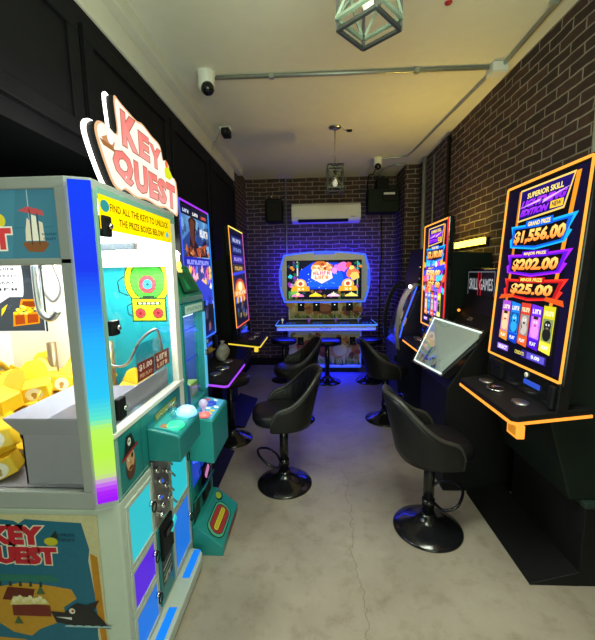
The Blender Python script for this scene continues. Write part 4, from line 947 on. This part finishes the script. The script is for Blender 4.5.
for x, y, z in ((-1.10, 1.12, .84), (-1.21, 1.12, .84), (-1.32, 1.13, .84), (-1.43, 1.13, .84), (-1.10, 1.24, .84), (-1.21, 1.25, .84), (-1.32, 1.25, .84), (-1.45, 1.26, .84), (-1.12, 1.14, .93), (-1.22, 1.2, .93), (-1.34, 1.18, .93), (-1.16, 1.29, .94), (-1.28, 1.30, .94), (-1.2, 1.26, 1.03), (-1.30, 1.30, 1.04), (-1.15, 1.36, 1.04)): spots.append((x, y, z))
for s in spots[1:]:
    c = proto.copy(); COL.objects.link(c); c.location = s; c.rotation_euler = (random.uniform(-.4, .4), random.uniform(-.4, .4), random.choice((0, .3, -.4, .8, -.9, 1.6, 2.9)) + random.uniform(-.2, .2))
    for chd in proto.children:
        e = chd.copy(); COL.objects.link(e); e.parent = c

# ------------------------------------------------------------------ second, smaller claw machine with hot dog art
CX, CB, C0, C1 = -.66, -1.30, 1.72, 2.09
root = thing('claw_machine', 'small teal claw machine with green sloped roof and hot dog step behind the key crane', 'claw machine', (-.95, 1.9, 0))
G().box(CB, CX, C0, C1, .02, .80).build('lower_cabinet', TEALL, root, bevel=.005)
g = G().box(CB, CX, C0, C1, 1.29, 1.35).box(CX - .03, CX, C0, C0 + .03, .8, 1.29).box(CX - .05, CX + .002, C1 - .055, C1, .8, 1.29).box(CB, CB + .03, C0, C1, .8, 1.29)
g.build('frame', TEALL, root, bevel=.004)
G().prof_y([(CX, 1.35), (CX - .005, 1.385), (CX - .09, 1.55), (CX - .13, 1.565), (CB, 1.565), (CB, 1.35)], C0, C1).build('roof', mat('green_roof', (.01, .24, .12), .25, vary=.1), root, bevel=.008)
a = Art((CX + .0, C0 + .04, 1.395), (0, 1, 0), (-.085, 0, .165), C1 - C0 - .08, .15, lift=.0); a.N = Vector((.165, 0, .085)).normalized(); a.k = .004
a.pg([(.1, .1), (.9, .1), (.75, .85), (.25, .85)], '0e6a3c'); a.pg([(.3, .2), (.5, .2), (.42, .75)], '18a868'); a.line([(.1, .1), (.9, .1), (.75, .85), (.25, .85), (.1, .1)], .004, '0a3020'); a.build('roof_print', INK, root)
a = Art((CX + .001, C0 + .05, 1.295), (0, 1, 0), (0, 0, 1), .28, .045); a.rect(0, 0, 1, 1, 'a8c8b8'); a.text('~11', .08, .3, .92, .7, '6a8a78'); a.build('name_plate', ink('plate_glow', .3, lit_print=True), root)
G().box(CX - .014, CX - .009, C0 + .03, C1 - .055, .8, 1.29).build('front_glass', PANE, root)
G().box(CX + .001, CX + .006, C1 - .05, C1 - .01, .82, 1.28).build('post_light', mat('lit_post', (.1, .3, .4), .3, emit=(.08, .5, .85), es=.75), root)
b = G().box(CX + .004, CX + .018, C1 - .045, C1 - .015, 1.02, 1.06).build('lock', CHROME, root, bevel=.004)
# robot art on the wall facing the key crane
sp = G().box(CB, CX - .03, C0, C0 + .012, .8, 1.29).build('side_panel', TEALL, root)
a = Art((CB, C0 - .001, .30), (1, 0, 0), (0, 0, 1), CX - CB - .01, 1.26); a.rect(0, 0, 1, 1, '28a8b8'); a.pg([(0, 0), (.4, .5), (.2, 1), (0, 1)], '38b8c4')
def rv(z): return (z - .30) / 1.26
def ru(x): return (x - CB) / (CX - CB - .01)
rx = lambda m: m / (CX - CB - .01)
rz_ = lambda m: m / 1.26
c0, zc = ru(-.82), rv(1.455)
for k, c in ((.118, '203828'), (.112, 'c8d820'), (.088, '203828'), (.083, '48b838')): a.oval(c0, zc + rz_(.02), rx(k), rz_(k * 1.12), c, 36)
for k, c in ((.046, '203828'), (.042, 'd04048'), (.028, '602028'), (.024, '38a0d0'), (.008, '203828')): a.oval(c0, zc, rx(k), rz_(k), c)
a.rect(c0 - rx(.03), rv(1.385), c0 + rx(.03), rv(1.40), '203828')
a.rect(c0 - rx(.088), rv(1.27), c0 + rx(.088), rv(1.388), '203828'); a.rect(c0 - rx(.082), rv(1.276), c0 + rx(.082), rv(1.382), 'b0c828'); a.rect(c0 - rx(.06), rv(1.353), c0 + rx(.06), rv(1.369), '203828')
for i in range(5): a.rect(c0 - rx(.052) + rx(.022) * i, rv(1.357), c0 - rx(.037) + rx(.022) * i, rv(1.365), 'f0f0d0')
for k in (-.045, .045):
    for q, c in ((.026, '203828'), (.022, 'd04048'), (.008, '702028')): a.oval(c0 + rx(k), rv(1.312), rx(q), rz_(q), c)
a.line([(c0 - rx(.11), rv(1.50)), (c0 - rx(.15), rv(1.47)), (c0 - rx(.145), rv(1.42)), (c0 - rx(.10), rv(1.40))], .007, '203828')
a.line([(c0 - rx(.088), rv(1.36)), (c0 - rx(.11), rv(1.35)), (c0 - rx(.108), rv(1.31)), (c0 - rx(.09), rv(1.30))], .005, '203828')
a.build('robot_print', ink('robot_glow', .22, lit_print=True), sp)  # plain print; its glow stands for the key crane's light falling on it
G().box(CB + .05, CX - .05, C0 + .04, C1 - .06, 1.27, 1.285).build('ceiling_light', led('interior_blue_led', (.55, .8, 1), 3), root)
G().box(CB + .03, CX - .02, C1 - .02, C1 - .008, .8, 1.29).build('back_panel', mat('blue_interior', (.10, .16, .5), .4), root)
for z in (.95, 1.12): G().tube([(CX - .04, C0 + .06, z + .08), (CX - .04, C1 - .06, z + .08)], .004, 8).build('guide_rail', mat('blue_rail', (.02, .06, .7), .3, emit=(.02, .06, .7), es=.4), root)
# control box of the second machine
bx = G().prof_y([(CX - .001, .53), (CX - .001, .775), (-.535, .75), (-.53, .742), (-.53, .515)], 1.72, 2.03).build('control_box', TEALL, root, bevel=.006)
a = Art((-.54, 1.735, .7528), (0, 1, 0), (-.125, 0, .024), .28, .105); a.rect(0, 0, 1, 1, '58a8d0')
for i in range(14): a.blob(random.random() * .9 + .05, random.random() * .8 + .1, .05, random.choice(('e05060', 'f0f0f0', '3050d0', 'f0d040', '9050d0')), jit=.3)
a.build('control_print', ink('panel_glow', .3, lit_print=True), bx)
G().tube([(-.60, 1.80, .76), (-.60, 1.80, .80)], .008, 8).ball((-.60, 1.80, .815), .024).build('joystick', mat('lilac_ball', (.6, .55, .8), .2, emit=(.5, .45, .8), es=.4), bx)
G().lathe([(.034, .762), (.03, .775), (.001, .785)], (-.585, 1.76, 0), 20).build('push_button', mat('red_dome', (.8, .15, .15), .2, emit=(.9, .2, .2), es=.6), bx)
G().lathe([(.034, .762), (.03, .772), (.001, .778)], (-.60, 1.93, 0), 20).build('push_button', led('blue_led_dim', (.02, .10, .8), .8), bx)
# blue-lit chute, sign and doodle panel
G().box(CX - .001, CX + .002, C0 + .02, C1 - .16, .36, .53).build('chute_opening', mat('lit_chute', (.02, .03, .1), .3, emit=(.01, .1, .9), es=.5), root)
for i in range(6): G().ball((CX + .006, C0 + .04 + .03 * i, .50 - .012 * i), .006).build('chute_lamp', led('blue_led', (.04, .12, 1), 1.6), root)
G().obox((CX, C0 + .02, .27), (.065, 0, .09), (0, .19, 0), (-.005, 0, .006)).build('chute_flap', TEAL, root)
a = Art((CX + .002, C0 + .02, .275), (0, 1, 0), (.065, 0, .09), .19, .111); a.N = Vector((.09, 0, -.065)).normalized(); a.N = -a.N if a.N.x < 0 else a.N; a.k = .003
a.rect(.05, .05, .95, .95, '2038a0'); a.rect(.35, .2, .75, .8, 'd8c060'); a.rect(.45, .3, .65, .7, '302818'); a.build('flap_print', INK, root)
a = Art((CX + .0012, C0 + .005, .03), (0, 1, 0), (0, 0, 1), C1 - C0 - .01, .50); a.rect(0, 0, 1, 1, '2f9a90'); a.rect(.0, .1, .3, .5, '123028')
for i in range(9):
    u, v = random.random(), random.random() * .9; a.oval(u, v, .10, .07, '10201c'); a.oval(u, v, .07, .05, random.choice(('88b038', 'c8c040', '2a7a68', 'a0a8a0')))
for i in range(10): u, v = random.random(), random.random(); a.line([(u, v), (u + .12, v + .06), (u + .08, v + .12)], .006, '10201c')
a.rect(.42, .25, .72, .62, '14181a'); a.build('doodle_print', INK, root)
G().box(CX - .001, CX + .02, C0 + .16, C0 + .27, .20, .40).build('bill_acceptor', BLACK, root, bevel=.004)
G().obox((CX + .022, C0 + .17, .33), (.008, 0, 0), (0, .06, .035), (0, -.014, .03)).build('hang_tag', mat('pink_tag', (.8, .3, .6), .4, emit=(.9, .3, .7), es=.55), root, bevel=.004)
# hot dog step
st = G().prof_y([(CX - .001, .0), (CX - .001, .16), (CX + .03, .16), (-.50, .05), (-.50, 0)], 1.70, 2.07).build('step', TEALL, root, bevel=.003)
a = Art((-.5, 1.70, .05), (0, 1, 0), (-.13, 0, .11), .37, .17); a.N = Vector((.11, 0, .13)).normalized(); a.k = .003
def cap(u0, u1, v, r, c, q=.37 / .17):
    pts = [(u1 + r * math.cos(math.radians(t)), v + q * r * math.sin(math.radians(t))) for t in range(-90, 91, 15)] + [(u0 + r * math.cos(math.radians(t)), v + q * r * math.sin(math.radians(t))) for t in range(90, 271, 15)]
    a.pg(pts, c)
cap(.22, .62, .45, .16, '10181a'); cap(.22, .62, .45, .145, '58b890'); cap(.25, .6, .45, .125, '10181a'); cap(.25, .6, .45, .115, 'b03828'); cap(.22, .64, .45, .05, '10181a'); cap(.22, .64, .45, .04, 'e0d028')
for i in range(9): a.line([(.22 + .05 * i, .40), (.24 + .05 * i, .5)], .004, '8a7a10')
a.oval(.85, .8, .1, .16, '10181a'); a.oval(.85, .82, .08, .12, 'a8c838')
a.build('hot_dog_print', INK, st)
a = Art((-.4993, 1.72, .005), (0, 1, 0), (0, 0, 1), .34, .04); a.rect(.3, .0, .9, .9, 'b03028'); a.rect(.35, .3, .85, .6, '10181a'); a.build('step_edge_print', INK, st)
# hand-shaped lamp between the two machines (lit topper)
tp = G().box(-.765, -.725, 1.90, 1.94, 1.50, 1.53).ball((-.745, 1.92, 1.55), .024, .024, .03)
tp.build('topper_lamp', mat('lit_yellow_topper', (.8, .6, .1), .3, emit=(1, .75, .15), es=1.2), root)
for k in range(4): G().tube(curve_pts([(-.745, 1.90 + .013 * k, 1.565), (-.745, 1.893 + .016 * k, 1.60), (-.74, 1.892 + .018 * k, 1.63 - .007 * abs(k - 1))], 4), .0075, 8).build('topper_finger', led('halo_white_led', (1, .97, .9), 4.5), root)
# prizes inside it
def plush(name, label, loc, col, kind):
    m = mat('plush_' + label.split()[0], col, .7, vary=.1)
    r = thing(name, label, 'prize', loc); x, y, z = loc
    if kind == 'bottle':
        G().lathe([(.03, z), (.032, z + .02), (.032, z + .10), (.016, z + .125), (.016, z + .13)], (x, y, 0), 20).build('bottle_body', m, r)
        G().lathe([(.022, z + .128), (.022, z + .165), (.001, z + .167)], (x, y, 0), 20).build('cap', mat('red_plastic', (.5, .02, .03), .3), r)
    elif kind == 'box':
        G().box(x - .04, x + .04, y - .06, y + .06, z, z + .08).build('carton', m, r, bevel=.004)
        G().box(x + .0405, x + .0415, y - .04, y + .04, z + .02, z + .06).build('carton_label', WHITE, r)
    else:
        G().ball((x, y, z + .045), .05, .05, .045).ball((x + .02, y, z + .105), .034).build('plush_body', m, r)
        for k in (-1, 1): G().ball((x + .02, y + k * .028, z + .138), .012).build('ear', m, r)
        for k in (-1, 1): G().ball((x + .05, y + k * .012, z + .112), .005, n=8, m=6).build('eye', BLACK, r)
plush('prize_bottle', 'blue bottle with a red cap in the small claw machine window', (-.70, 1.80, .802), (.03, .12, .4), 'bottle')
plush('prize_carton', 'lime green carton in the small claw machine window', (-.74, 1.96, .802), (.45, .6, .12), 'box')
plush('plush_toy', 'white plush toy at the far edge of the small claw machine', (-.85, 1.94, .802), (.75, .75, .78), 'plush')
plush('plush_toy', 'dark blue plush toy behind the bottle in the small claw machine', (-.82, 1.82, .802), (.05, .08, .5), 'plush')
plush('plush_toy', 'red plush toy at the back of the small claw machine', (-.98, 1.88, .802), (.6, .06, .06), 'plush')

# pale lumpy bag by the purple deck
random.seed(2)
g = G().ball((-.70, 2.615, .905), .045, .06, .07, 20, 12); g.v = [(x + .008 * math.sin(40 * y + 30 * z), y + .008 * math.sin(37 * z + 20 * x), z + .006 * math.sin(33 * x)) for x, y, z in g.v]
rt = thing('bag', 'pale lumpy bag sitting at the far end of the purple-lit deck', 'bag', (-.70, 2.615, .84))
g.build('bag_body', mat('patchy_bag', hexc('8f8a80'), .5, vary=.75, bump=.5, scale=30), rt)
G().lathe([(.022, .965), (.012, .985), (.018, 1.0), (.001, 1.0)], (-.70, 2.615, 0), 14).build('bag_knot', mat('patchy_bag', hexc('8f8a80')), rt)

# ------------------------------------------------------------------ fittings on walls and ceiling
ac = thing('air_conditioner', 'white split air conditioner high on the back brick wall', 'air conditioner', (.18, 5.6, 2.4))
G().prof_x([(5.69, 2.525), (5.50, 2.525), (5.455, 2.49), (5.45, 2.33), (5.48, 2.275), (5.55, 2.255), (5.69, 2.255)], -.335, .70).build('housing', WHITE, ac, bevel=.014, seg=3)
G().obox((-.235, 5.462, 2.292), (.75, 0, 0), (0, .05, -.028), (0, -.008, -.012)).build('air_vent', BLACK, ac)
G().obox((-.235, 5.458, 2.300), (.75, 0, 0), (0, .03, -.015), (0, -.004, -.003)).build('vent_flap', WHITE, ac)
a = Art((.55, 5.4485, 2.315), (1, 0, 0), (0, 0, 1), .06, .012); a.rect(0, 0, 1, 1, '9aa0a0'); a.build('badge', INK, ac)
bx = thing('wall_cabinet', 'dark green metal box high on the back wall right of the air conditioner', 'metal box', (1.0, 5.55, 2.5))
G().box(.80, 1.245, 5.42, 5.70, 2.37, 2.70).build('case', DGREEN, bx, bevel=.008)
G().box(1.0, 1.2, 5.405, 5.42, 2.52, 2.63).build('recess_panel', BLACK, bx, bevel=.004)
G().box(1.02, 1.18, 5.40, 5.405, 2.61, 2.64).build('pale_label', WHITE, bx)
G().box(.93, 1.10, 5.45, 5.68, 2.70, 2.86).build('mount', BLACK, bx, bevel=.006)
sp = thing('loudspeaker', 'small dark loudspeaker on the back wall left of the air conditioner', 'loudspeaker', (-.6, 5.55, 2.4))
G().box(-.72, -.47, 5.44, YB - .002, 2.26, 2.60).build('speaker_box', BLACK, sp, bevel=.02)
G().box(-.70, -.49, 5.43, 5.441, 2.28, 2.52).build('grille', mat('grille_cloth', (.006, .006, .008), .8, bump=.3, scale=300), sp, bevel=.004)
G().box(-.64, -.55, 5.60, YB, 2.38, 2.50).build('bracket', STEEL, sp)
G().ball((-.62, 5.43, 2.625), .012).build('knob', WHITE, sp)
# conduits: one object per run
def conduit(label, runs, r=.012, m=GALV, clips=()):
    g = G()
    for q in runs: g.tube(q, r, 10)
    o = g.build('electrical_conduit', m); tag(o, label, 'conduit')
    for c in clips: G().box(c[0] - .016, c[0] + .016, c[1] - .016, c[1] + .016, c[2] - .02, c[2] + .016).build('clip', GALV, o)
zc = H - .014
conduit('steel conduit crossing the ceiling from the dome camera to the junction box', [[(-.72, 2.80, zc), (.3, 2.81, zc), (1.26, 2.815, zc)]], .014, clips=((-.3, 2.805, zc), (.75, 2.812, zc)))
conduit('steel conduit along the right of the ceiling above the near gaming machine', [[(1.345, 2.76, zc), (1.30, 1.0, zc), (1.28, YF + .1, zc)]], .014, clips=((1.31, 2.2, zc),))
conduit('steel conduit running from junction box back then bending to the far camera', [curve_pts([(1.31, 2.87, zc), (1.25, 3.8, zc), (1.20, 4.6, zc), (1.14, 4.76, zc), (1.0, 4.80, zc), (.88, 4.82, zc)], 6)], .012)
conduit('thin vertical conduit on back wall left of the air conditioner', [[(-.43, YB - .012, .35), (-.43, YB - .012, H)]], .011)
conduit('pale pipe on the right brick wall just before the corner pier', [[(XR - .02, 4.85, 0), (XR - .02, 4.85, H)]], .028)
conduit('thin pipe on the right brick wall beside the pale pipe', [[(XR - .014, 4.5, 0), (XR - .014, 4.5, 2.86)]], .010)
conduit('black pipe on the right brick wall above the far gaming machine', [[(XR - .02, 4.02, 0), (XR - .02, 4.02, 2.9)]], .02, BLACK)
conduit('pale vertical pipe on brick wall at the right edge of the photo', [[(XR - .018, 1.98, 0), (XR - .018, 1.98, H)]], .011)
conduit('thin conduit looping down to the dark green metal box', [curve_pts([(1.24, 5.1, zc), (1.1, 5.12, zc), (.98, 5.3, zc - .01), (.97, 5.5, zc - .06), (.97, 5.62, 2.84)], 6)], .010)
tag(G().tube(curve_pts([(.86, 4.87, H - .02), (.83, 5.2, H - .1), (.815, 5.5, 2.9), (.815, 5.66, 2.75), (.815, 5.66, 2.6)], 6), .009, 8).build('cable', BLACK), 'black cable from the far camera down beside the green metal box', 'cable')
tag(G().tube(curve_pts([(1.04, YB - .009, 2.40), (1.05, YB - .009, 1.8), (1.03, YB - .009, 1.3), (1.04, YB - .009, .12)], 6), .009, 8).build('cable', BLACK), 'black cable hanging down the back brick wall under the metal box', 'cable')
jb = thing('junction_box', 'white electrical box where ceiling conduits meet at the right', 'junction box', (1.315, 2.815, H))
G().box(1.265, 1.375, 2.76, 2.87, H - .06, H).build('box_body', WHITE, jb, bevel=.006)
G().box(1.27, 1.37, 2.765, 2.865, H - .066, H - .06).build('cover', WHITE, jb, bevel=.003)
def camera_dome(label, x, y, s, eye):
    r = thing('security_camera', label, 'security camera', (x, y, H))
    G().lathe([(.001, H - .13 * s), (.05 * s, H - .128 * s), (.06 * s, H - .11 * s), (.06 * s, H - .02 * s), (.066 * s, H - .018 * s), (.066 * s, H), (.001, H)], (x, y, 0), 28).build('housing', WHITE, r)
    e = Vector(eye).normalized() * .035 * s
    G().ball((x + e.x, y + e.y, H - .125 * s), .047 * s, n=20, m=10).build('lens_dome', GLOSSB, r)
camera_dome('white dome camera at the left end of the ceiling conduit', -.77, 2.75, 1.0, (.3, -.6, 0))
camera_dome('white dome camera hanging before the dark green metal box', .83, 4.84, .9, (-.1, -.6, 0))
r = thing('security_camera', 'small black camera with a dangling wire on left of ceiling', 'security camera', (-.88, 3.74, H))
G().box(-.93, -.82, 3.70, 3.80, H - .03, H).build('mount_plate', WHITE, r, bevel=.004)
G().box(-.90, -.82, 3.64, 3.76, H - .10, H - .028).build('camera_body', BLACK, r, bevel=.01)
G().lathe([(.02, 3.63), (.022, 3.64), (.001, 3.645)], (-.86, 0, H - .065), 16, axis='y').build('lens', GLOSSB, r)
G().tube(curve_pts([(-.93, 3.74, H - .03), (-.97, 3.72, H - .12), (-.99, 3.7, 2.80), (-1.0, 3.66, 2.72)], 6), .004, 6).build('wire', GALV, r)
r = thing('sprinkler', 'small red fire sprinkler head on the ceiling', 'sprinkler', (.725, 2.13, H))
G().lathe([(.03, H), (.03, H - .006), (.012, H - .01), (.012, H - .035), (.001, H - .036)], (.725, 2.13, 0), 20).build('stem', WHITE, r)
G().lathe([(.018, H - .04), (.02, H - .036), (.001, H - .034)], (.725, 2.13, 0), 16).build('deflector', mat('red_plastic', (.5, .02, .03), .3), r)
r = thing('ceiling_hook', 'tiny hook fixed in the ceiling just past the far lantern', 'hook', (.38, 3.9, H))
G().box(.35, .40, 3.88, 3.92, H - .012, H).build('hook_plate', BLACK, r)
G().tube([(.36, 3.9, H - .012), (.32, 3.85, H - .02), (.30, 3.82, H - .014)], .003, 6).build('hook_wire', STEEL, r)
# wall light bar
r = thing('light_bar', 'glowing yellow light bar on right brick wall between the two screens', 'light bar', (XR - .03, 3.3, 1.77))
G().box(XR - .03, XR - .001, 3.06, 3.74, 1.71, 1.77).build('bar_housing', BLACK, r, bevel=.004)
G().box(XR - .055, XR - .03, 3.07, 3.73, 1.72, 1.77).build('light_strip', led('yellow_bar_led', (1, .70, .05), 9), r)
# pendant lanterns
DARKM = mat('black_lantern_iron', (.015, .016, .015), .4, vary=.2); WOODG = mat('weathered_grey_wood', hexc('5c675a'), .55, vary=.25, scale=40)
def lantern(label, x, y, z0, rz, hh=.26, w=.075):
    r = thing('pendant_lantern', label, 'pendant lamp', (x, y, z0))
    def R(p): c, s = math.cos(rz), math.sin(rz); return (x + p[0] * c - p[1] * s, y + p[0] * s + p[1] * c, z0 + p[2])
    def bar(g, a, b, t): g.tube([R(a), R(b)], t, 4)
    g = G(); C4 = [(-w, -w), (w, -w), (w, w), (-w, w)]; t = .008
    for z in (0, hh):
        for i in range(4): bar(g, (*C4[i], z), (*C4[(i + 1) % 4], z), t)
    for c in C4: bar(g, (*c, -.004), (*c, hh + .004), t)
    bar(g, (-w, -w, hh), (w, w, hh), .006); bar(g, (w, -w, hh), (-w, w, hh), .006)
    for q in g.sm: pass
    g.sm = [False] * len(g.sm); g.build('frame', DARKM, r)
    g = G(); k = w + .004
    for i in range(4):
        A, B = C4[i], C4[(i + 1) % 4]; A = (A[0] * k / w, A[1] * k / w); B = (B[0] * k / w, B[1] * k / w)
        bar(g, (*A, .035), (*B, .035), .008); bar(g, (*A, hh - .03), (*B, hh - .03), .008)
        bar(g, (*A, .035), (*B, hh - .03), .0065); bar(g, (*B, .035), (*A, hh - .03), .0065)
    g.sm = [False] * len(g.sm); g.build('brace', WOODG, r)
    b = G().lathe([(.001, .05), (.018, .058), (.028, .085), (.022, .115), (.012, .13), (.012, .16), (.001, .16)], (0, 0, 0), 20)
    b.v = [R(p) for p in b.v]; b.build('bulb', mat('frosted_bulb', (.8, .8, .75), .2, emit=(1, .9, .7), es=.25), r)
    b = G().lathe([(.017, .15), (.017, .21), (.004, .212), (.004, hh)], (0, 0, 0), 14); b.v = [R(p) for p in b.v]; b.build('socket', DARKM, r)
    G().tube([(x, y, z0 + hh), (x, y, H - .02)], .0055, 8).build('rod', STEEL, r)
    G().lathe([(.001, H - .028), (.02, H - .026), (.062, H - .008), (.062, H), (.001, H)], (x, y, 0), 28).build('canopy', STEEL, r)
lantern('pendant lantern cut by the top edge of the photo', .193, 1.335, 2.315, math.radians(48))
lantern('small pendant lantern on a rod before the air conditioner', .221, 3.81, 2.315, math.radians(2))

# ------------------------------------------------------------------ light
def area(name, loc, rot, sx, sy, e, c):
    l = bpy.data.lights.new(name, 'AREA'); l.shape = 'RECTANGLE'; l.size = sx; l.size_y = sy; l.energy = e; l.color = c
    o = bpy.data.objects.new(name, l); COL.objects.link(o); o.location = loc; o.rotation_euler = [math.radians(q) for q in rot]; return o
def point(name, loc, e, c, r=.05):
    l = bpy.data.lights.new(name, 'POINT'); l.energy = e; l.color = c; l.shadow_soft_size = r
    o = bpy.data.objects.new(name, l); COL.objects.link(o); o.location = loc; return o
area('storefront_daylight', (.1, YF + .1, 1.5), (118, 0, 0), 2.4, 2.4, 62, (.84, 1, .70))  # unseen light added behind the camera, tilted up to brighten the ceiling
point('front_pendant_lamp', (.12, .92, 2.15), 34, (.80, 1, .68), .12)  # added point light without a fixture, placed to brighten the ceiling
fill = area('ceiling_panel', (.35, 1.02, 2.93), (0, 0, 0), 1.1, .5, 13, (.95, 1, .84)); fill.data.spread = math.radians(90)  # added unseen overhead light that brightens the floor
area('key_crane_interior', (-1.1, 1.37, 1.70), (0, 0, 0), .7, .5, 7, (1, .99, .95))
point('key_crane_front_lamp', (-.80, 1.50, 1.60), 19, (1, 1, .92), .05)
area('small_claw_interior', (-.95, 1.9, 1.26), (0, 0, 0), .4, .25, 1.6, (.6, .82, 1))
area('cabinet_back_glow', (.15, 5.435, 1.45), (90, 0, 0), 1.25, .62, 75, (.035, .015, 1))
area('cabinet_under_glow', (.15, 5.17, .16), (-10, 0, 0), 1.0, .04, 5, (.0, .004, 1))
area('cabinet_table_glow', (.15, 4.86, .74), (-12, 0, 0), 1.4, .05, 13.0, (.01, .02, 1))
area('yellow_bar_light', (XR - .07, 3.40, 1.77), (0, 125, 0), .04, .6, 11, (1, .70, .12))
wd = bpy.data.worlds.new('room_ambient'); SC.world = wd; wd.use_nodes = True
wd.node_tree.nodes['Background'].inputs[0].default_value = (.9, 1, .85, 1); wd.node_tree.nodes['Background'].inputs[1].default_value = .16

# ------------------------------------------------------------------ camera
f = 355.; p, y, r = (math.radians(k) for k in (-7.55, -2.78, -.84))
cp, sp_, cy, sy, cr, sr = math.cos(p), math.sin(p), math.cos(y), math.sin(y), math.cos(r), math.sin(r)
F = Vector((sy * cp, cy * cp, sp_)); r0v = Vector((cy, -sy, 0)); u0v = r0v.cross(F)
RR, UU = r0v * cr + u0v * sr, u0v * cr - r0v * sr
cam = bpy.data.cameras.new('camera'); co = bpy.data.objects.new('camera', cam); COL.objects.link(co)
cam.sensor_fit = 'HORIZONTAL'; cam.sensor_width = 36; cam.lens = f / 595 * 36; cam.clip_start = .02
M = Matrix((RR, UU, -F)).transposed().to_4x4(); M.translation = (0, 0, 1.5); co.matrix_world = M
SC.camera = co
SC.view_settings.view_transform = 'Standard'; SC.view_settings.look = 'None'; SC.view_settings.gamma = 1
SC.view_settings.exposure = 0.0; SC.view_settings.use_curve_mapping = False
